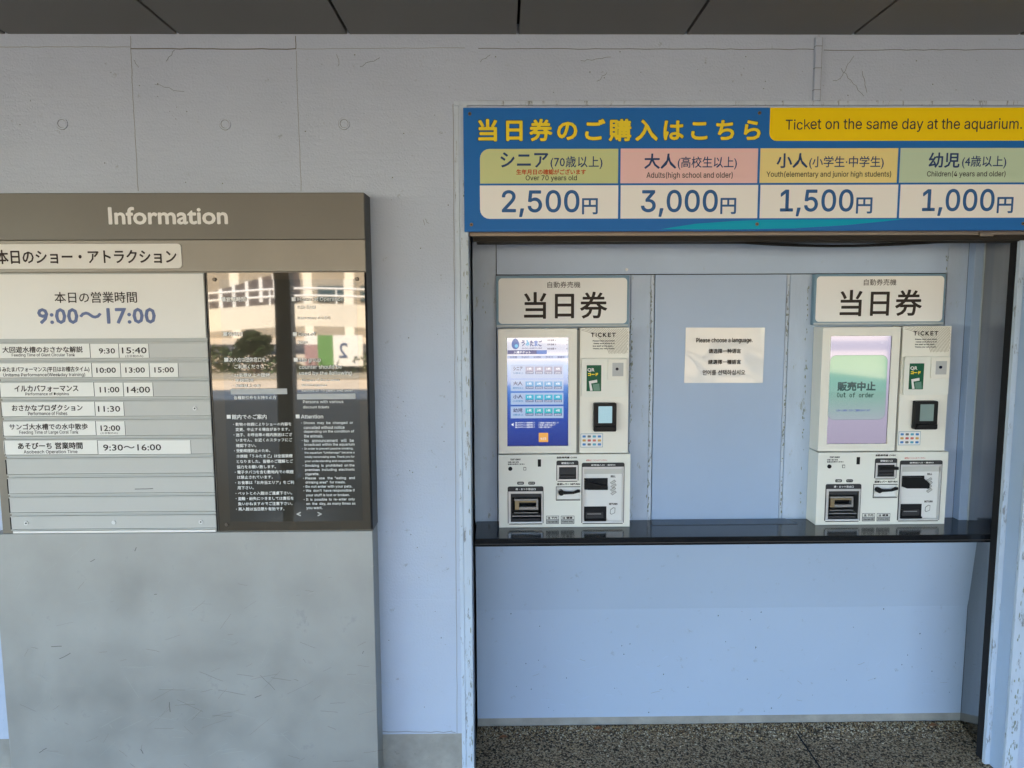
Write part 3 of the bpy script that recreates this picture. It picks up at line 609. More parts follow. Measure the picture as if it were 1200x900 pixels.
g = G(); g.ribbon(wander((158, 573.3), (179, 572.6), 5, 0.0004, SB), 0.002, SB-0.0002, m_crack_shade, 0.001); g.build('scratch', ib)
# dark notice panel
ND = BD-0.006
xn0, xn1 = W(249.5, 470, ND)[0], W(430.8, 470, ND)[0]; zn0, zn1 = W(345, 621.5, ND)[1], W(335, 319.3, ND)[1]
g = G(); g.box(xn0, xn1, ND, BD+0.006, zn0, zn1, m_dglass); npn = g.build('notice_panel', ib, 0.0006); npn['label'] = 'glossy dark acrylic notice panel reflecting the sunlit street'
g = G(); g.box(xn1+0.0004, xn1+0.003, ND-0.002, BD+0.006, zn0, zn1, m_gap); g.build('edge_channel', ib); g = G(); g.box(xn0-0.003, xn0-0.0004, ND-0.002, BD+0.006, zn0, zn1, m_strip); g.build('edge_channel', ib)
fx0, fx1 = W(263.5, 470, ND)[0], W(421.5, 470, ND)[0]; fz0, fz1 = W(345, 610.5, ND)[1], zn1-0.02
NX, NZ = 14, 22; v = []; f = []
for j in range(NZ+1):
    for i in range(NX+1):
        s, t = i/NX, j/NZ
        v.append((fx0+(fx1-fx0)*s, ND-0.0008-0.00012*(0.5+0.5*math.sin(s*6.5+t*3.1))*math.sin(math.pi*s)-0.004*math.exp(-t*26)*math.sin(math.pi*s), fz0+(fz1-fz0)*t))
for j in range(NZ):
    for i in range(NX): a = j*(NX+1)+i; f.append((a, a+1, a+NX+2, a+NX+1))
g = G(); g.add(v, f, m_film); fl = g.build('film_sheet', ib, smooth=True); fl['label'] = 'thin dark printed film with a curled lower edge'
g = G(); LY = ND-0.0044
def nt(t, b, bold=0.06, f=None, sp=1.0, m=m_white): g.text(t, BR(*b, D=ND), LY, m, bold=bold*bp, font=f, space=sp, res=1, nb=4)
def sq(px, py):
    x, z = W(px, py, ND); h = 0.0058; g.box(x-h, x+h, LY, LY+0.0004, z-h, z+h, m_white)
Z5 = 220/1165.0
def ly(v, base=460): return base+v*Z5
jl = [(195, 0, '・動物の体調によりショーの内容を', 593), (227, 1, '変更、中止する場合があります。', 583), (260, 0, '・迷子、お呼出等の館内放送はござ', 598), (293, 1, 'いません。お近くのスタッフにご', 598), (327, 1, '確認下さい。', 375),
      (359, 0, '・受動喫煙防止のため、', 462), (392, 1, '水族館「うみたまご」は全面禁煙', 600), (425, 1, 'となりました。皆様のご理解とご', 603), (459, 1, '協力をお願い致します。', 497), (491, 0, '・電子タバコを含む敷地内での喫煙', 606),
      (523, 1, 'は禁止されています。', 478), (556, 0, '・お食事は「お弁当エリア」をご利', 609), (589, 1, '用下さい。', 360), (622, 0, '・ペットとの入館はご遠慮下さい。', 598), (655, 0, '・盗難・紛失につきましては責任を', 607), (687, 1, '負いかねますのでご注意下さい。', 600), (720, 0, '・再入館は当日限り有効です。', 550)]
for (y, ind, t, xe) in jl:
    sh = (y-195)*0.034; nt(t, (230+((246 if ind else 232)+sh)*Z5, ly(y-11), 230+xe*Z5, ly(y+11)), 0.1)
sq(230+205*Z5, ly(149)); nt('館内でのご案内', (230+224*Z5, ly(134), 230+440*Z5, ly(165)), 0.12)
el = [(188, 0, 'Shows  may  be  changed  or', 975), (215, 1, 'cancelled without notice', 922), (241, 1, 'depending on the condition of', 982), (268, 1, 'the animals.', 790), (296, 0, 'No   announcement   will   be', 980), (322, 1, 'broadcast within the aquarium', 984),
      (347, 0, 'In order to prevent passive smoking,', 976), (372, 1, 'the aquarium "Umitamago" became a', 984), (398, 1, 'totally nonsmoking area. Thank you for', 984), (424, 1, 'your understanding and cooperation.', 982), (452, 0, 'Smoking  is  prohibited  on the', 984), (478, 1, 'premises  including  electronic', 986), (505, 1, 'cigarette.', 765),
      (530, 0, 'Please   use   the  "eating   and', 986), (556, 1, 'drinking area"  for meals.', 928), (582, 0, 'Do not enter with your pets.', 970), (607, 0, "We  don't  have responsible if", 986), (635, 1, 'your stuff is lost or broken.', 955), (662, 0, 'It  is  possible  to  re-enter  only', 986), (688, 1, 'on  the  day, as many times as', 990), (715, 1, 'you want.', 785)]
for (y, ind, t, xe) in el:
    sh = (y-188)*0.034; hh = 8 if y in (347, 372, 398, 424) else 10
    nt(t, (230+(668+sh)*Z5, ly(y-hh), 230+xe*Z5, ly(y+hh)), 0.07, 'sans')
    if not ind: x, z = W(230+(656+sh)*Z5, ly(y), ND); g.disc(x, z, 0.0011, LY, LY+0.0003, m_white, 6)
sq(230+632*Z5, ly(147)); nt('Attention', (230+652*Z5, ly(135), 230+790*Z5, ly(160)), 0.12, 'sans')
def uy(v): return 300+v*Z5
sq(230+172*Z5, uy(268)); nt('営業時間', (230+190*Z5, uy(254), 230+310*Z5, uy(283)), 0.12)
sq(230+183*Z5, uy(484)); nt('休館日', (230+200*Z5, uy(470), 230+290*Z5, uy(498)), 0.12)
sq(230+190*Z5, uy(643)); nt('次の方は団体窓口を', (230+207*Z5, uy(628), 230+432*Z5, uy(658)), 0.1); nt('ご利用ください。', (230+240*Z5, uy(672), 230+435*Z5, uy(700)), 0.1)
nt('・20名様以上の団体', (230+222*Z5, uy(726), 230+460*Z5, uy(748)), 0.08); nt('・学校団体', (230+225*Z5, uy(760), 230+360*Z5, uy(782)), 0.08); nt('・70歳以上の方', (230+228*Z5, uy(793), 230+400*Z5, uy(815)), 0.08); nt('各種割引券をお持ちの方', (230+236*Z5, uy(866), 230+500*Z5, uy(888)), 0.08)
sq(230+607*Z5, uy(268)); nt('Hours of Operation', (230+632*Z5, uy(255), 230+915*Z5, uy(285)), 0.08, 'sans'); nt('9:00-17:00', (230+630*Z5, uy(308), 230+740*Z5, uy(328)), 0.05, 'sans'); nt('(last entry 16:30)', (230+630*Z5, uy(375), 230+830*Z5, uy(396)), 0.05, 'sans')
sq(230+615*Z5, uy(485)); nt('Days off', (230+638*Z5, uy(472), 230+745*Z5, uy(502)), 0.1, 'sans'); nt('None', (230+636*Z5, uy(525), 230+690*Z5, uy(543)), 0.05, 'sans')
sq(230+620*Z5, uy(643)); nt('The group', (230+640*Z5, uy(630), 230+775*Z5, uy(662)), 0.12, 'sans'); nt('counter should be', (230+640*Z5, uy(674), 230+905*Z5, uy(700)), 0.12, 'sans'); nt('used by the following', (230+640*Z5, uy(712), 230+968*Z5, uy(742)), 0.12, 'sans')
for (y, t, xe) in ((770, 'Groups of 20 or more', 890), (802, 'School groups', 810), (835, 'Seniors of 70 years and older', 975)): nt(t, (230+655*Z5, uy(y-9), 230+xe*Z5, uy(y+9)), 0.07, 'sans')
nt('Persons with various', (230+665*Z5, ly(46), 230+915*Z5, ly(65)), 0.07, 'sans'); nt('discount tickets', (230+665*Z5, ly(80), 230+826*Z5, ly(97)), 0.07, 'sans')
nt('<', (230+625*Z5, ly(738), 230+652*Z5, ly(765)), 0.3, 'sans', m=m_slat); nt('>', (230+755*Z5, ly(738), 230+782*Z5, ly(765)), 0.3, 'sans', m=m_slat)
g.build('notice_lettering', ib)
for q in ((271, 455.3, 337, 461.8), (348.5, 461, 417, 467.6)):
    a = BR(*q, D=ND); g = G(); g.box(a[0], a[1], LY-0.0003, LY+0.0003, a[2], a[3], m_tape); g.build('tape_strip', ib)
for (px, py) in ((251.5, 327.5), (418.5, 327), (266, 614.5)):
    x, z = W(px, py, ND); g = G(); g.disc(x, z, 0.0055, ND-0.005, ND, m_screw); g.build('screw', ib, 0.001)

# ================================================================ PLATE SIGNS ABOVE THE MACHINES
def plate_sign(b, tb1, tb2, label):
    D = D_BACK-0.022; q = rect(*b, D); p = D/FPX
    t = thing('ticket_sign', (q[0], D, q[2]), label, 'sign', 'same-day ticket signs above the machines')
    g = G(); g.box(q[0], q[1], D, D_BACK-0.0015, q[2], q[3], m_bluegrey); g.build('frame', t, 0.0012)
    g = G(); g.box(q[0]+0.002, q[1]-0.002, D-0.003, D-0.0003, q[2]+0.001, q[2]+0.0085, m_frameblue); g.build('lower_lip', t, 0.0006)
    g = G(); g.rr(q[0]+0.008, q[1]-0.007, q[2]+0.0115, q[3]-0.0075, 0.013, D-0.0015, D, m_cell); pl = g.build('face_plate', t)
    g = G(); g.text('自動券売機', rect(*tb1, D), D-0.0022, m_ink, bold=0.02*p); g.text('当日券', rect(*tb2, D), D-0.0022, m_ink, bold=0.5*p, space=1.08, res=3); g.build('lettering', pl)
plate_sign((581.5, 323.3, 737, 383.2), (641.5, 330, 680, 337.3), (614, 342, 711.5, 373.5), 'cream ticket plate sign in blue grey frame above the machine with the menu screen')
plate_sign((953.6, 321, 1107.3, 380.7), (1012, 327, 1050, 334.5), (984, 339.5, 1080, 370.5), 'cream ticket plate sign in blue grey frame above the out of order machine')

# paper notice
D = D_BACK-0.0025; q = rect(802.6, 383.7, 895, 448.4, D); p = D/FPX
pn = thing('paper_notice', (q[0], D, q[2]), 'laminated white paper taped to the centre panel asking in four languages to choose a language', 'notice')
v = []; f = []; NX, NZ = 16, 12
for j in range(NZ+1):
    for i in range(NX+1):
        s, t = i/NX, j/NZ; v.append((q[0]+(q[1]-q[0])*s+0.002*t-0.001, D-0.0006-0.0014*max(0, math.sin(s*7+t*2))*math.sin(math.pi*t)-0.0015*(1-t)**6, q[2]+(q[3]-q[2])*t-0.0015*s))
for j in range(NZ):
    for i in range(NX): a = j*(NX+1)+i; f.append((a, a+1, a+NX+2, a+NX+1))
g = G(); g.add(v, f, m_paper); g.build('sheet', pn, smooth=True)
g = G()
for (t, b, fo) in (('Please choose a language.', (815.5, 395.8, 881.5, 402.6), 'sans'), ('请选择一种语言', (830, 408.6, 868, 414), None), ('請選擇一種語言', (829.5, 421.4, 868, 426.8), None), ('언어를 선택하십시오', (823, 433.3, 873, 439.5), None)):
    g.text(t, rect(*b, D), D-0.0042, m_ink, font=fo, bold=0.12*p, nb=4)
g.build('lettering', pn)

# ================================================================ TICKET MACHINES
def plate_holes(g, x0, x1, z0, z1, y, holes, m):
    """front face with rectangular pockets: holes = (x0,x1,z0,z1,depth,wall_mat,back_mat)"""
    xs = sorted({x0, x1, *[h[0] for h in holes], *[h[1] for h in holes]}); zs = sorted({z0, z1, *[h[2] for h in holes], *[h[3] for h in holes]})
    for i in range(len(xs)-1):
        for j in range(len(zs)-1):
            cx, cz = (xs[i]+xs[i+1])/2, (zs[j]+zs[j+1])/2
            if any(h[0] < cx < h[1] and h[2] < cz < h[3] for h in holes): continue
            g.add([(xs[i], y, zs[j]), (xs[i+1], y, zs[j]), (xs[i+1], y, zs[j+1]), (xs[i], y, zs[j+1])], [(0, 1, 2, 3)], m)
    for (a, b, c, d, dep, mw, mb) in holes:
        Y = y+dep
        g.add([(a, y, c), (b, y, c), (b, y, d), (a, y, d), (a, Y, c), (b, Y, c), (b, Y, d), (a, Y, d)], [(0, 1, 5, 4), (1, 2, 6, 5), (2, 3, 7, 6), (3, 0, 4, 7)], mw)
        g.add([(a, Y, c), (b, Y, c), (b, Y, d), (a, Y, d)], [(0, 1, 2, 3)], mb)
    g.add([(x0, y, z0), (x1, y, z0), (x1, y, z1), (x0, y, z1), (x0, D_BACK-0.0015, z0), (x1, D_BACK-0.0015, z0), (x1, D_BACK-0.0015, z1), (x0, D_BACK-0.0015, z1)], [(0, 4, 5, 1), (1, 5, 6, 2), (2, 6, 7, 3), (3, 7, 4, 0), (5, 4, 7, 6)], m)

sc_mats = {}
def S(name, c, e=1.0):
    if name not in sc_mats: sc_mats[name] = emat('screen_'+name, c, ES*e)
    return sc_mats[name]
def grad_mat(name, stops, z0, z1, e=1.0):
    m, nt_, b = new_mat(name); b.inputs['Base Color'].default_value = (0.01, 0.01, 0.01, 1); b.inputs['Roughness'].default_value = 0.06
    b.inputs['Coat Weight'].default_value = 0.6
    tc = N(nt_, 'ShaderNodeTexCoord'); sp = N(nt_, 'ShaderNodeSeparateXYZ'); nt_.links.new(tc.outputs['Object'], sp.inputs[0])
    mr = N(nt_, 'ShaderNodeMapRange'); mr.inputs['From Min'].default_value = z0; mr.inputs['From Max'].default_value = z1; nt_.links.new(sp.outputs[2], mr.inputs['Value'])
    r = N(nt_, 'ShaderNodeValToRGB'); el_ = r.color_ramp.elements
    for i, (p_, c) in enumerate(stops):
        q_ = el_[i] if i < 2 else el_.new(p_); q_.position = p_; q_.color = (*c, 1)
    nt_.links.new(mr.outputs[0], r.inputs[0]); nt_.links.new(r.outputs[0], b.inputs['Emission Color']); b.inputs['Emission Strength'].default_value = ES*e
    return m

MB = W(584.7, 618, D_MACH); BASEX, BASEZ = MB[0], 0.7855
def machine(ox, label, mode):
    D = D_MACH; DH = D+0.012; p = D/FPX
    root = thing('ticket_machine', (BASEX+ox, D, BASEZ), label, 'ticket machine', 'ticket machines on the counter')
    dz = BASEZ-W(661, 618, D)[1]
    def Q(px0, py0, px1, py1, Y=D):
        a = rect(px0, py0, px1, py1, D); return (a[0]+ox, a[1]+ox, a[2]+dz, a[3]+dz)
    def P(px, py): a = W(px, py, D); return (a[0]+ox, a[1]+dz)
    # lower body with pockets
    b = Q(584.7, 533, 738.3, 618)
    h1 = Q(598.5, 578.5, 634.5, 611.5); h2 = Q(655, 547.5, 675.2, 561.5); h3 = Q(684.2, 549.5, 729.5, 611); h4 = Q(653, 571.5, 679.7, 585.6)
    g = G(); plate_holes(g, *b, D, [(*h1, 0.05, m_black2, m_black), (*h2, 0.02, m_black2, m_black), (*h3, 0.006, m_silver, m_whitep), (*h4, 0.009, m_whitep, m_whitep)], m_body)
    body = g.build('body', root)
    # screen housing and ticket column
    g = G(); a = Q(584.3, 385.7, 676, 532); xl, xr = a[0], a[1]
    s = Q(594.3, 396, 666.3, 523.5); g = G(); plate_holes(g, xl, xr, a[2], a[3], DH-0.006, [(*s, 0.005, m_groove, m_black)], m_body2); hs = g.build('screen_housing', root)
    g = G(); c = Q(676.3, 387, 680, 532); g.box(c[0], c[1], DH+0.008, D_BACK-0.002, c[2], c[3], m_groove); g.build('groove', root)
    c = Q(680, 384.5, 737.3, 532); g = G(); g.box(c[0], c[1], DH, D_BACK-0.002, c[2], c[3], m_body2); tc_ = g.build('reader_column', root, 0.001)
    # screen
    Y = DH-0.0015
    if mode == 'menu':
        zz = lambda py: P(630, py)[1]-BASEZ
        gm = grad_mat('menu_gradient', [(0.0, (0.015, 0.03, 0.25)), (1.0, (0.70, 0.72, 0.85)), (0.28, (0.02, 0.07, 0.42)), (0.55, (0.04, 0.20, 0.62)), (0.74, (0.25, 0.48, 0.85)), (0.80, (0.72, 0.74, 0.88))], zz(523), zz(396), 1.0)
        g = G(); g.box(s[0]+0.0005, s[1]-0.0005, Y, Y+0.001, s[2]+0.0005, s[3]-0.0005, gm); scn = g.build('screen', root); scn['label'] = 'lit touch screen showing the ticket menu'
        g = G(); Y1 = Y-0.0004; Y2 = Y-0.0008; Y3 = Y-0.0012
        def bx(b_, m, yy=Y1): q_ = Q(*b_); g.box(q_[0], q_[1], yy, yy+0.0003, q_[2], q_[3], m)
        def tx(t, b_, m, bold=0.1, f=None, yy=Y3): g.text(t, Q(*b_), yy, m, bold=bold*p, font=f, res=1, nb=4)
        wh = S('white', (0.85, 0.87, 0.95), 1.1); nv = S('navy', (0.03, 0.06, 0.25)); cy_ = S('cyan', (0.05, 0.45, 0.75)); bl = S('blue', (0.06, 0.2, 0.6)); lil = S('lilac', (0.45, 0.45, 0.62)); dk = S('dark', (0.03, 0.03, 0.10))
        # egg
        cx, cz = P(604, 403.5); pts = [(cx+0.0128*math.cos(t)*(1-0.13*math.sin(t)), cz+0.0185*math.sin(t)) for t in [2*math.pi*i/20 for i in range(20)]]
        g.prism(pts, Y1, Y1+0.0003, S('egg', (0.02, 0.12, 0.42))); cx2, cz2 = P(605.2, 406); g.disc(cx2, cz2, 0.006, Y2, Y2+0.0003, S('eggl', (0.15, 0.55, 0.85)))
        for ch, xx, mm in (('う', 611, nv), ('み', 616, cy_), ('た', 621, nv), ('ま', 626, bl), ('ご', 631, nv)): tx(ch, (xx, 399.2, xx+4.6, 406.5), mm, 0.35)
        tx('AQUARIUM', (611.5, 407.8, 635, 409.6), nv, 0.03, 'sans')
        bx((594.6, 411, 629, 415.7), nv); bx((629, 411, 641, 415.7), bl); tx('入場チケット', (602, 411.9, 622, 415), wh, 0.12)
        bx((594.6, 417.3, 666, 420.8), S('pale', (0.40, 0.52, 0.78)))
        for i, t in enumerate(('日本語', 'English', '中文简体', '한국어', '繁體字')): tx(t, (597.5+i*14, 418, 606+i*14, 420.3), nv, 0.05)
        for i in range(3): tx('合計金額 ￥', (641.5, 398+i*5, 652, 400.3+i*5), dk, 0.05); tx('0', (664, 398+i*5, 665.3, 400.3+i*5), dk, 0.05)
        rw_ = [('シニア', '70歳以上', 428, 444, (0.34, 0.34, 0.50)), ('大人', '高校生以上', 445.5, 459, (0.10, 0.38, 0.70)), ('小人', '小中学生', 461, 475, (0.02, 0.45, 0.66)), ('幼児', '4歳以上', 477, 491, (0.02, 0.45, 0.52))]
        for k, (t, t2, y0, y1, cc) in enumerate(rw_):
            bx((598.5, y0, 660.6, y1), S('row%d' % k, (0.42, 0.54, 0.78)))
            tx(t, (601.5, y0+2.2, 612.5, y0+7), dk, 0.15); tx(t2, (601, y0+8.7, 613.5, y0+11), S('rl', (0.05, 0.25, 0.5)), 0.05)
            for i in range(4):
                xx = 616+i*11.1; bx((xx, y0+2.3, xx+9.4, y0+11), S('btn%d' % k, cc), Y2); bx((xx, y0+8, xx+9.4, y0+11), S('btnd', (0.10, 0.16, 0.34)), Y2-0.0002)
                tx('%d枚' % (i+1), (xx+2, y0+3.2, xx+7.4, y0+6.4), wh, 0.08); tx(['2,500', '3,000', '1,500', '1,000'][k] if i == 0 else str([2500, 3000, 1500, 1000][k]*(i+1)), (xx+1, y0+8.6, xx+8.3, y0+10.4), wh, 0.04, 'sans', Y3-0.0003)
        x_, z_ = P(600.5, 498.5); g.prism([(x_-0.004, z_), (x_+0.004, z_-0.006), (x_+0.004, z_+0.006)], Y2, Y2+0.0003, wh)
        for i in range(3): tx('購入するチケットの枚数を押して', (604, 495.3+i*2.6, 627, 497.3+i*2.6), wh, 0.06); tx('ご希望の枚数を選んで', (631, 495.3+i*2.6, 655-i*4, 497.3+i*2.6), wh, 0.03)
        bx((631.5, 508.2, 642.6, 519), S('orange', (0.85, 0.42, 0.10))); tx('もどる', (633.5, 513.5, 640.5, 516.5), wh, 0.06)
        g.build('screen_graphics', root)
    else:
        zz = lambda py: P(630, py)[1]-BASEZ
        gm = grad_mat('lavender_gradient', [(0.0, (0.37, 0.33, 0.45)), (1.0, (0.50, 0.46, 0.60))], zz(523), zz(396), 1.1)
        gg = grad_mat('green_gradient', [(0.0, (0.36, 0.42, 0.47)), (1.0, (0.08, 0.36, 0.20)), (0.35, (0.24, 0.42, 0.36)), (0.8, (0.11, 0.38, 0.24))], zz(495), zz(418), 1.05)
        g = G(); g.box(s[0]+0.0005, s[1]-0.0005, Y, Y+0.001, s[2]+0.0005, s[3]-0.0005, gm); scn = g.build('screen', root); scn['label'] = 'lilac screen with a green out of order message'
        g = G(); q_ = Q(594.8, 418.6, 663.3, 495.2); g.rr(*q_, 0.022, Y-0.0003, Y-0.0001, S('line', (0.22, 0.27, 0.30))); q_ = Q(595.2, 419, 662.9, 494.8); g.rr(*q_, 0.0215, Y-0.0006, Y-0.0003, gg)
        tk = S('text', (0.01, 0.05, 0.04))
        g.text('販売中止', Q(604.8, 450, 650.5, 461.2), Y-0.001, tk, bold=0.5*p, res=2); 
        for i, ch in enumerate('Out of order'):
            if ch == ' ': continue
            xx = 604.8+i*3.72; hh = 463 if ch in 'Otfd' else 464.6; g.text(ch, Q(xx, hh, xx+3.0, 468.8), Y-0.001, tk, font='sans', bold=0.18*p)
        g.text('しばらくお待ちください ご迷惑をおかけします', Q(605, 482.8, 645, 485.4), Y-0.001, S('bt', (0.05, 0.06, 0.4)), bold=0.06*p, res=1, nb=4)
        g.ring(*P(655.5, 404), 0.0022, 0.0034, Y-0.0006, Y-0.0003, S('pl', (0.75, 0.72, 0.85)), 10)
        g.build('screen_graphics', root)
    # reader column print: TICKET, lines and arcs
    yf = DH-0.0004; g = G(); a = Q(680.6, 385.2, 736.8, 415.5)
    cx, cz = P(676, 428)
    m_arc = mat('gold_line', (0.24, 0.20, 0.12), 0.4) if 'gold_line' not in bpy.data.materials else bpy.data.materials['gold_line']
    r_ = 0.118
    while r_ < 0.21:
        seg = []
        for i in range(61):
            t = R(2+80*i/60); x_, z_ = cx+r_*math.cos(t), cz+r_*math.sin(t)
            if a[0] < x_ < a[1] and a[2] < z_ < a[3]: seg.append((x_, z_))
        if len(seg) > 1: g.ribbon(seg, 0.0012, yf, m_arc, 0.0003)
        r_ += 0.0046
    g.build('arc_print', root)
    g = G()
    for i, ch in enumerate('TICKET'): g.text(ch, Q(*[(692.7, 390.4, 697.3, 395.5), (698.6, 390.4, 699.6, 395.5), (700.9, 390.2, 705.6, 395.7), (707, 390.4, 711.5, 395.5), (712.8, 390.4, 716.6, 395.5), (717.6, 390.4, 722.2, 395.5)][i]), yf-0.0004, m_ink, bold=0.25*p)
    for i, t in enumerate(('Please have your ticket', 'ready and show it to', 'the staff at the gate.', 'Thank you very much.')): g.text(t, Q(695+(i == 1), 399.2+i*3.05, 721-(i == 2)*2, 401.0+i*3.05), yf-0.0004, m_greyink, font='sans', bold=0.16*p, res=1, nb=4)
    g.build('ticket_lettering', root)
    # QR reader module
    q_ = Q(681.5, 420.2, 735, 465.5); g = G(); g.rr(*q_, 0.006, DH-0.014, DH-0.0002, m_body); md = g.build('code_reader', root, 0.001)
    q_ = Q(712, 421, 734, 446); g = G(); g.rr(*q_, 0.003, DH-0.020, DH-0.0142, m_body2); g.build('reader_hood', md, 0.001)
    q_ = Q(717.2, 425.3, 730, 441); g = G(); g.box(q_[0], q_[1], DH-0.0208, DH-0.0202, q_[2], q_[3], m_tape); x_, z_ = P(722.6, 432.5); g.disc(x_, z_, 0.0052, DH-0.023, DH-0.0208, m_lens); g.build('lens_window', md)
    q_ = Q(687.3, 428.2, 704.5, 458.7); g = G(); g.box(q_[0], q_[1], DH-0.0146, DH-0.0142, q_[2], q_[3], m_greensticker); yy = DH-0.015
    g.text('QR', Q(688.2, 431.6, 696.5, 436.4), yy, m_white, bold=0.15*p); g.text('コード', Q(689, 437.2, 700.8, 441), yy, m_letyel, bold=0.3*p)
    w_ = [P(690, 447), P(699.5, 445.2), P(699.8, 448.4), P(692.6, 449.6), P(694.4, 458), P(691.5, 458.2)]; g.prism(w_[::-1], yy, yy+0.0003, m_white)
    w_ = [P(694.4, 450.8), P(702, 449.6), P(703, 458), P(695.6, 458)]; g.prism(w_[::-1], yy, yy+0.0003, mat('sticker_pale_green', (0.10, 0.24, 0.17), 0.4)); g.build('reader_sticker', md)
    # payment terminal
    q_ = Q(695.4, 472.3, 722, 505.8); g = G(); g.rr(*q_, 0.005, DH-0.022, DH-0.0002, m_black); pt = g.build('payment_terminal', root, 0.0015)
    q_ = Q(700.8, 476, 716.8, 495.6); g = G(); g.box(q_[0], q_[1], DH-0.0228, DH-0.0222, q_[2], q_[3], S('pay', (0.40, 0.62, 0.70), 1.0) if mode == 'menu' else mat('terminal_screen_off', (0.22, 0.30, 0.28), 0.15)); g.build('terminal_screen', pt)
    q_ = Q(697.5, 499.2, 720.8, 505); g = G(); g.box(q_[0], q_[1], DH-0.030, DH-0.0222, q_[2], q_[3], m_black); g.build('card_ledge', pt, 0.002)
    # accepted payment sticker
    q_ = Q(680.8, 509.2, 707, 525.3); g = G(); g.box(q_[0], q_[1], DH-0.0006, DH-0.0001, q_[2], q_[3], m_bluegrey); g.box(q_[0]+0.0016, q_[1]-0.0016, DH-0.0009, DH-0.0006, q_[2]+0.0016, q_[3]-0.0016, m_white)
    cols = [(0.05, 0.2, 0.5), (0.6, 0.15, 0.12), (0.15, 0.15, 0.15), (0.6, 0.35, 0.08), (0.08, 0.35, 0.5), (0.55, 0.1, 0.1)]
    for j in range(3):
        for i in range(4):
            cc = cols[(i*2+j*3) % 6]; nm = 'logo_ink_%d' % ((i*2+j*3) % 6); mm = bpy.data.materials.get(nm) or mat(nm, cc, 0.5)
            xx, yy_ = 683+i*6, 511.2+j*4.7; q2 = Q(xx, yy_, xx+3.9, yy_+2.6); g.rr(*q2, 0.002, DH-0.0012, DH-0.0009, mm, 3)
    g.build('payment_sticker', root)
    # lower body dressing
    F = D-0.0004
    g = G(); g.text('TICKET VENDOR', Q(598, 537.8, 610, 539.8), F, m_greyink, font='sans', bold=0.1*p, shear=0.3); g.text('お問い合わせ先', Q(595, 541, 608, 542.8), F, m_ink, bold=0.14*p, res=1, nb=4); g.text('係員をお呼びください', Q(595, 543.4, 615, 545.2), F, m_ink, bold=0.14*p, res=1, nb=4)
    g.text('自動券売機 COIN', Q(652.5, 535.3, 676, 537.8), F, m_ink, bold=0.14*p, res=1, nb=4); g.text('返却レバー RETURN', Q(652.5, 566.2, 679.8, 569), F, m_ink, bold=0.2*p, res=1, nb=4); g.text('紙幣はここに入れてください', Q(687, 538.6, 711.5, 541), F, m_pinkink, bold=0.08*p, res=1, nb=4)
    for (a_, b_, t) in ((606, 614, 'CARD'), (619, 627, 'おつり')):
        q_ = Q(a_, 564.8, b_, 568.3); g.rr(*q_, 0.004, F, F+0.0003, m_greyink, 3); g.text(t, Q(a_+1.2, 565.6, b_-1.2, 567.5), F-0.0003, m_body, bold=0.03*p, res=1, nb=4)
    for (a_, b_, t, t2) in ((640, 655, '注 千円', 'Use new bill'), (657.3, 673, '注 硬貨', 'Coins only')):
        q_ = Q(a_, 604.8, b_, 614.2); g.rr(*q_, 0.0008, F+0.0001, F+0.0003, m_greyink, 2); q_ = Q(a_+0.5, 605.3, b_-0.5, 609); g.box(q_[0], q_[1], F-0.0002, F+0.0001, q_[2], q_[3], m_body); q_ = Q(a_+0.5, 609.6, b_-0.5, 613.7); g.box(q_[0], q_[1], F-0.0002, F+0.0001, q_[2], q_[3], m_slatlip)
        g.text(t, Q(a_+1.5, 605.8, b_-2, 608.5), F-0.0006, m_ink, bold=0.18*p, res=1, nb=4); g.text(t2, Q(a_+1.5, 610.5, b_-1.5, 612.8), F-0.0006, m_ink, font='sans', bold=0.1*p, res=1, nb=4)
    tag(g.build('body_lettering', root), kind='stuff')
    g = G(); x_, z_ = P(598, 549.6); g.disc(x_, z_, 0.0072, D-0.003, D, m_black); g.build('key_lock', root)
    g = G(); q_ = Q(613.3, 547.6, 616.7, 551.6); g.rr(*q_, 0.001, D-0.0012, D, m_groove, 3); q_ = Q(614, 548.4, 616, 550.8); g.rr(*q_, 0.001, D-0.0022, D-0.0012, m_body, 3); g.build('button', root)
    g = G(); q_ = Q(630.2, 538.6, 634, 547.2); g.rr(*q_, 0.001, D-0.0015, D, m_black, 3); g.build('sensor_window', root)
    def frame(b_, hole, hh, title, label):
        o_ = Q(*b_); g = G(); w = 0.0022
        # dark outline, light rim, dark cap
        g.rr(o_[0], o_[1], o_[3]-hh, o_[3], 0.006, D-0.0035, D-0.0003, m_black2, corners=(0, 0, 1, 1))
        g.box(o_[0], o_[0]+w, D-0.003, D-0.0002, o_[2]+0.004, o_[3]-hh, m_black2); g.box(o_[1]-w, o_[1], D-0.003, D-0.0002, o_[2]+0.004, o_[3]-hh, m_black2); g.box(o_[0]+0.004, o_[1]-0.004, D-0.003, D-0.0002, o_[2], o_[2]+w, m_black2)
        g.box(o_[0]+w, hole[0], D-0.004, D-0.0002, hole[2]-0.003, o_[3]-hh-0.0002, m_silver); g.box(hole[1], o_[1]-w, D-0.004, D-0.0002, hole[2]-0.003, o_[3]-hh-0.0002, m_silver)
        g.box(hole[0], hole[1], D-0.004, D-0.0002, hole[2]-0.004, hole[2], m_silver); g.box(hole[0], hole[1], D-0.004, D-0.0002, hole[3], o_[3]-hh-0.0002, m_silver)
        mx_ = (o_[0]+o_[1])/2; ww = (o_[1]-o_[0])*0.28
        g.text(title, (mx_-ww, mx_+ww, o_[3]-hh+0.004, o_[3]-0.005), D-0.0040, m_white, bold=0.08*p, res=1, nb=4)
        f_ = g.build('slot_frame', root); f_['label'] = label
    frame((595, 570.3, 636.8, 614.6), h1, 0.017, '券・おつり取出口', 'framed ticket outlet')
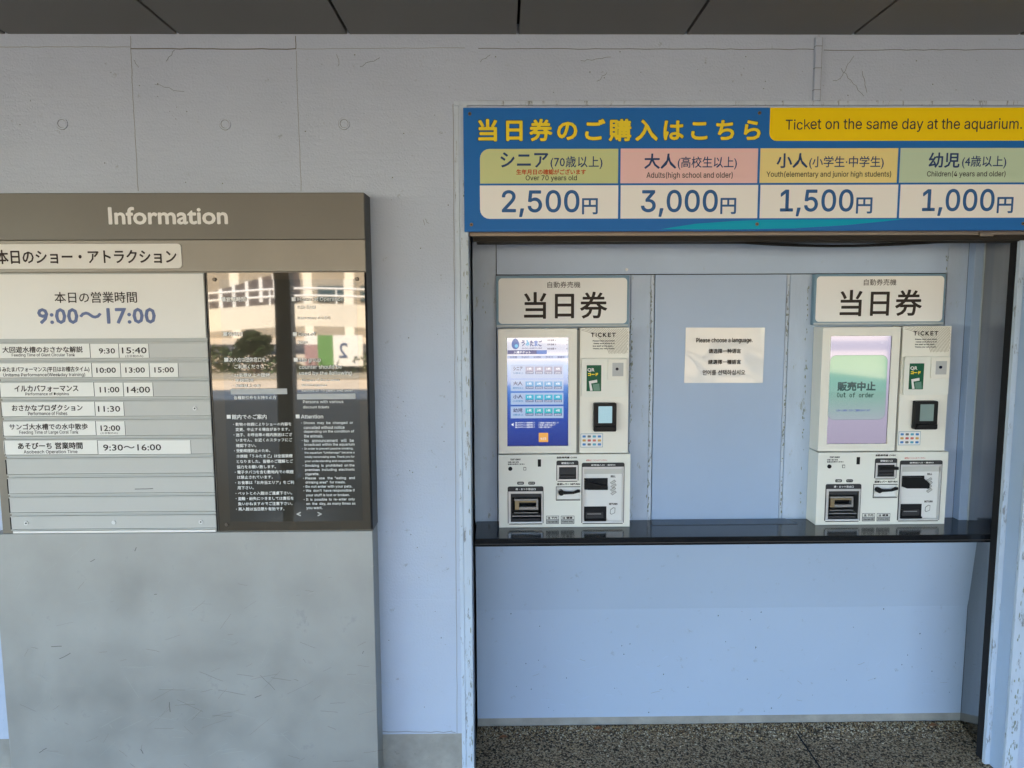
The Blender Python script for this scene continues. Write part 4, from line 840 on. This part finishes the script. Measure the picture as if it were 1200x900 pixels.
    frame((652, 540, 677.8, 564.6), h2, 0.016, '硬貨投入口', 'framed coin slot')
    frame((681.5, 542.5, 731.3, 614), h3, 0.014, '紙幣投入口・返却口', 'framed banknote unit')
    # outlet interior
    g = G(); a = h1
    def ib_(fx0_, fx1_, fz0_, fz1_, y0, y1, m): g.box(a[0]+(a[1]-a[0])*fx0_, a[0]+(a[1]-a[0])*fx1_, D+y0, D+y1, a[2]+(a[3]-a[2])*fz0_, a[2]+(a[3]-a[2])*fz1_, m)
    ib_(0.12, 0.9, 0.70, 0.76, 0.014, 0.03, m_mid); ib_(0.14, 0.28, 0.38, 0.70, 0.012, 0.03, m_brass); ib_(0.84, 0.9, 0.38, 0.70, 0.012, 0.03, m_mid); ib_(0.28, 0.84, 0.64, 0.70, 0.012, 0.03, m_brass); ib_(0.28, 0.84, 0.38, 0.48, 0.012, 0.03, m_mid)
    ib_(0.1, 0.9, 0.27, 0.30, 0.008, 0.03, m_mid); ib_(0.02, 0.98, 0.16, 0.20, 0.004, 0.03, m_mid); ib_(0.05, 0.95, 0.02, 0.10, 0.002, 0.02, m_black2); ib_(0.0, 0.05, 0.02, 0.95, 0.002, 0.02, m_black2); ib_(0.02, 0.98, 0.85, 0.97, 0.003, 0.014, m_black2)
    g.build('outlet_tray', root, 0.0006)
    g = G(); a = h2; g.box(a[0]+0.002, a[1]-0.002, D-0.003, D+0.01, a[2]+0.004, a[3]-0.004, m_black2); g.box(a[0]+0.004, a[1]-0.004, D-0.006, D-0.003, a[2]+0.012, a[2]+0.016, m_black)
    if mode != 'menu': g.box(a[0]+0.004, a[1]+0.008, D-0.016, D-0.006, a[3]-0.016, a[3]-0.006, m_black)
    g.build('coin_flap', root, 0.001)
    g = G(); x_, z_ = P(657.5, 577.3); g.disc(x_, z_, 0.0095, D-0.012, D+0.008, m_black, 16); g.prism([P(657.5, 575.2), P(657.5, 579.4), P(664, 579), P(672, 578.5), P(679.5, 576.5), P(679.5, 573.8), P(676.5, 573.6), P(671.5, 576), P(664, 576)], D-0.010, D-0.003, m_black); g.build('return_lever', root, 0.001)
    g = G(); q_ = Q(652, 585.8, 680, 586.8); g.box(q_[0], q_[1], D-0.0015, D, q_[2], q_[3], m_black2); q_ = Q(652, 570.4, 680, 571.2); g.box(q_[0], q_[1], D-0.0015, D, q_[2], q_[3], m_black2); q_ = Q(651.4, 570.4, 652.2, 586.8); g.box(q_[0], q_[1], D-0.0015, D, q_[2], q_[3], m_black2); g.build('lever_surround', root)
    # banknote unit
    YB = D+0.006
    q_ = Q(684.6, 561, 712.3, 573); g = G(); g.box(q_[0], q_[1], YB-0.003, YB-0.0003, q_[2], q_[3], m_gap)
    g.prism([P(684.6, 563), P(684.6, 573.5), P(690, 574), P(712, 574), P(712, 570)][::-1], YB-0.014, YB-0.003, m_black) if mode == 'menu' else g.prism([P(684.6, 562), P(684.6, 573), P(690, 575), P(716.5, 575), P(716.5, 569), P(708, 562)][::-1], YB-0.016, YB-0.003, m_black)
    g.build('banknote_slot', root, 0.001)
    q_ = Q(684.6, 594.3, 710.8, 610.5); g = G(); g.box(q_[0], q_[1], YB-0.002, YB-0.0003, q_[2], q_[3], m_gap); g.box(q_[0]+0.006, q_[1]-0.012, YB-0.010, YB-0.002, q_[2]+0.010, q_[3]-0.018, m_black2); g.box(q_[0], q_[1]-0.002, YB-0.012, YB-0.002, q_[2], q_[2]+0.006, m_black); g.box(q_[0]+0.01, q_[1]-0.02, YB-0.011, YB-0.010, q_[2]+0.024, q_[2]+0.027, m_mid); g.build('return_slot', root, 0.0008)
    q_ = Q(684.6, 550, 729, 556); g = G(); g.box(q_[0], q_[1], YB-0.0035, YB-0.0003, q_[2], q_[3], m_slat); g.build('unit_cap', root, 0.0006)
    g = G(); g.text('BILL', Q(716, 557.8, 721.8, 560.2), YB-0.0006, m_ink, font='sans', bold=0.14*p); g.text('RETURN', Q(714, 590.3, 723.8, 592.6), YB-0.0006, m_ink, font='sans', bold=0.14*p)
    for i in range(4):
        ox_ = 0.6*(i % 2); yy_ = 563.5+i*4.2
        w_ = [P(715+ox_, yy_+3), P(720.5+ox_, yy_-0.6), P(722.4+ox_, yy_+1.6), P(717.3+ox_, yy_+5.2)]; g.prism(w_[::-1], YB-0.0004-0.0002*i, YB-0.0001, m_groove)
        w_ = [P(715.8+ox_, yy_+3.1), P(720.4+ox_, yy_+0.2), P(721.5+ox_, yy_+1.6), P(717.2+ox_, yy_+4.4)]; g.prism(w_[::-1], YB-0.0007-0.0002*i, YB-0.0001, m_slat)
    w_ = [P(715.4, 598), P(719, 595.4), P(721.4, 596), P(721, 602), P(716.5, 604), P(715, 602.5)]; g.prism(w_[::-1], YB-0.0005, YB-0.0001, m_groove); w_ = [P(716, 598.6), P(719.2, 596.2), P(720.7, 596.6), P(720.4, 601.5), P(716.8, 603.2), P(715.8, 602)]; g.prism(w_[::-1], YB-0.0009, YB-0.0004, m_whitep)
    tag(g.build('unit_lettering', root), kind='stuff')
OX2 = W(955.3, 614.5, D_MACH)[0]-W(584.7, 618, D_MACH)[0]
machine(0.0, 'ivory ticket machine with a lit blue menu screen on the left of the counter', 'menu')
machine(OX2, 'ivory ticket machine on the counter whose screen shows a green out of order message', 'out')

g = G(); g.box(7.5, 8.5, -9, WY-0.1, 0, 11, mat('light_blocker_grey', (0.26, 0.27, 0.28), 0.6)); tag(g.build('added_light_blocker'), 'unseen grey block added on the right to hold light off the recess', 'building')  # unseen wall added to cut the light coming from the right
# ================================================================ THE STREET OPPOSITE (seen only as reflections)
m_cream = mat('cream_render', (0.72, 0.66, 0.55), 0.7, var=0.05, vscale=1)
m_white_r = mat('white_rail_paint', (0.80, 0.78, 0.74), 0.5)
m_win = mat('dark_window_glass', (0.03, 0.06, 0.07), 0.05)
m_roof = mat('dark_roof', (0.10, 0.08, 0.075), 0.7, var=0.1)
m_pillar = mat('pillar_grey_paint', (0.42, 0.38, 0.32), 0.5)
m_bark = mat('bark', (0.09, 0.06, 0.04), 0.9, var=0.2, vscale=5)
m_leafg = mat('tree_leaf_green', (0.06, 0.09, 0.03), 0.6, var=0.25, vscale=2)
m_asph = mat('asphalt', (0.05, 0.05, 0.052), 0.9, var=0.1)
g = G(); g.box(-40, 40, -27, -20, 0.004, 0.008, m_asph); struct(g.build('road'))
pr = thing('canopy_pillar', (-1.96, -2.31, 0), 'dark grey square steel pillar carrying the canopy edge behind the viewer, left', 'pillar', 'canopy pillars')
g = G(); g.box(-2.03, -1.89, -2.38, -2.24, 0, Z_SOFF, m_pillar); g.build('shaft', pr, 0.01); g = G(); g.box(-2.05, -1.87, -2.40, -2.22, 0, 0.02, m_pillar); g.build('base_plate', pr)
pr2 = thing('canopy_pillar', (5.02, -2.26, 0), 'dark grey square steel pillar carrying the canopy edge behind the viewer, right', 'pillar', 'canopy pillars')
g = G(); g.box(4.9, 5.15, -2.38, -2.14, 0, Z_SOFF, m_pillar); g.build('shaft', pr2, 0.01); g = G(); g.box(4.86, 5.19, -2.42, -2.10, 0, 0.02, m_steel); g.build('base_plate', pr2)
# curved white ramp parapet with rails
wk = thing('curved_parapet', (-6, -13, 0), 'arched cream ramp parapet with white rails across the street', 'parapet')
n = 30; arc = []
for i in range(n+1):
    t = i/n; x = -12+14*t; u = (x+5.2)/5.5; arc.append((x, -14.2-1.6*math.exp(-u*u), 1.05+0.62*math.exp(-u*u)))
g = G()
for (a, b) in zip(arc[:-1], arc[1:]):
    g.add([(a[0], a[1], a[2]-0.62), (b[0], b[1], b[2]-0.62), (b[0], b[1], b[2]), (a[0], a[1], a[2]), (a[0], a[1]-0.2, a[2]-0.62), (b[0], b[1]-0.2, b[2]-0.62), (b[0], b[1]-0.2, b[2]), (a[0], a[1]-0.2, a[2])], [(1, 0, 3, 2), (4, 5, 6, 7), (3, 7, 6, 2), (0, 1, 5, 4)], m_cream)
g.build('wall', wk)
for zz in (0.22, 0.42): g = G(); g.tube([(x, y-0.1, z+zz) for x, y, z in arc], 0.03, m_white_r); g.build('rail', wk)
for (x, y, z) in arc[::2]: g = G(); g.box(x-0.02, x+0.02, y-0.13, y-0.09, z, z+0.42, m_white_r); g.build('post', wk)
hb = thing('low_hedge', (-6, -12.5, 0), 'dark low hedge under the arched ramp across the street', 'hedge')
g = G(); rnd = random.Random(4)
for i in range(5000):
    x = rnd.uniform(-12, -1); hh = 0.45+0.25*math.sin(x*1.7)+0.15*math.sin(x*4.1); c = Vector((x, -13.3+rnd.gauss(0, 0.35), abs(rnd.random())*hh)); u = Vector((rnd.uniform(-1, 1), rnd.uniform(-1, 1), rnd.uniform(-1, 1))).normalized()*0.07; w = u.orthogonal().normalized()*0.04
    g.add([tuple(c-u), tuple(c+w), tuple(c+u), tuple(c-w)], [(0, 1, 2, 3)], m_leafg)
g.build('foliage', hb)
g = G(); g.box(-12, -1, -13.2, -11.4, 0.004, 0.03, m_dirt); struct(g.build('planting_bed'))
st = thing('stair_canopy', (-12, -20, 0), 'dark sloping glazed stair canopy across the street', 'canopy')
g = G(); g.prism([(-10.2, 1.1), (-6.6, 1.75), (-6.6, 2.75), (-10.2, 1.75)], -19.6, -18.6, m_roof); g.build('roof', st)
for i in range(9): g = G(); x = -10.1+i*0.42; zz = 1.75+(x+10.2)*0.278; g.prism([(x, zz-0.75), (x+0.10, zz-0.73), (x+0.10, zz+0.04), (x, zz+0.02)], -18.59, -18.55, m_white_r); g.build('mullion', st)
ob = thing('street_building', (-4, -32, 0), 'cream two-storey building with dark sloping roof across the street', 'building')
g = G(); g.box(-26, 14, -44, -34, 0, 5, mat('olive_brown_cladding', (0.30, 0.26, 0.20), 0.6, var=0.15, vscale=0.8)); [g.box(x_, x_+0.5, -33.97, -33.89, 0, 5, m_cream) for x_ in (-14.2, -10.4, -8.2, -5.6, -4.4, 2, 7)]; g.build('wall', ob)
g = G(); g.hprism([(-27, -33.2), (15, -33.2), (15, -45), (-27, -45)], 5.0, 5.3, m_roof); g.add([(-27, -33.2, 5.3), (15, -33.2, 5.3), (15, -39, 6.6), (-27, -39, 6.6)], [(0, 1, 2, 3)], m_roof); g.build('roof', ob)
for (x, w, z0_, z1_) in ((-12.6, 0.5, 1.4, 3.1), (-11.9, 0.5, 1.4, 3.1), (-11.2, 0.4, 1.4, 3.1), (-9.6, 1.6, 1.9, 2.7), (-7.4, 1.0, 1.9, 2.7), (-17, 1.2, 2, 3), (-3, 1.5, 2, 4), (0, 1.5, 2, 4), (3, 1.5, 2, 4), (-20, 1.5, 2, 4)):
    g = G(); g.box(x, x+w, -33.98, -33.9, z0_, z1_, m_win); g.build('window', ob)
bn = thing('street_banner', (-4.2, -12.6, 0.2), 'green, pink and white event banner with a large figure two across the street', 'banner')
g = G(); yb_ = -12.62; g.box(-4.62, -3.25, yb_-0.03, yb_, 0.2, 0.92, m_white_r); g.box(-4.30, -3.92, yb_, yb_+0.01, 0.2, 0.92, mat('banner_green', (0.12, 0.26, 0.08), 0.6)); g.box(-4.62, -4.305, yb_, yb_+0.008, 0.2, 0.7, mat('banner_pink', (0.35, 0.22, 0.22), 0.6)); g.build('cloth', bn)
g = G(); v_, f_ = glyphs('2'); g.add([(-3.55-x*0.5, yb_+0.015, 0.4+y*0.5) for x, y in v_], f_, m_navy); g.build('lettering', bn)
def tree(x, y, h, label):
    t = thing('street_tree', (x, y, 0), label, 'tree', 'trees across the street')
    g = G(); g.tube([(x, y, 0), (x+0.1, y, h*0.3), (x, y+0.1, h*0.55), (x+0.05, y, h*0.8)], [0.16, 0.12, 0.08, 0.03], m_bark)
    for k in range(6):
        a = k*1.1; g.tube([(x, y, h*(0.35+k*0.06)), (x+math.cos(a)*h*0.22, y+math.sin(a)*h*0.22, h*(0.55+k*0.06))], [0.05, 0.015], m_bark, 6)
    g.build('trunk', t); g = G(); rnd = random.Random(int(x*10))
    cl = [(x+rnd.gauss(0, h*0.17), y+rnd.gauss(0, h*0.17), h*rnd.uniform(0.5, 0.98)) for _ in range(26)]
    for i in range(3600):
        c = rnd.choice(cl); px, py, pz = c[0]+rnd.gauss(0, h*0.05), c[1]+rnd.gauss(0, h*0.05), c[2]+rnd.gauss(0, h*0.04); s = 0.09
        u = Vector((rnd.uniform(-1, 1), rnd.uniform(-1, 1), rnd.uniform(-1, 1))).normalized()*s; w = u.orthogonal().normalized()*s*0.6; c = Vector((px, py, pz))
        g.add([tuple(c-u), tuple(c+w), tuple(c+u), tuple(c-w)], [(0, 1, 2, 3)], m_leafg)
    g.build('crown', t)
tree(-15, -22, 6.5, 'tall leafy street tree across the plaza, leftmost'); tree(-5.9, -12.9, 0.95, 'low bushy tree in front of the curved parapet'); tree(9, -20, 6, 'leafy street tree across the plaza, rightmost'); tree(2.2, -23, 4.5, 'mid-height street tree behind the road opposite the machines')
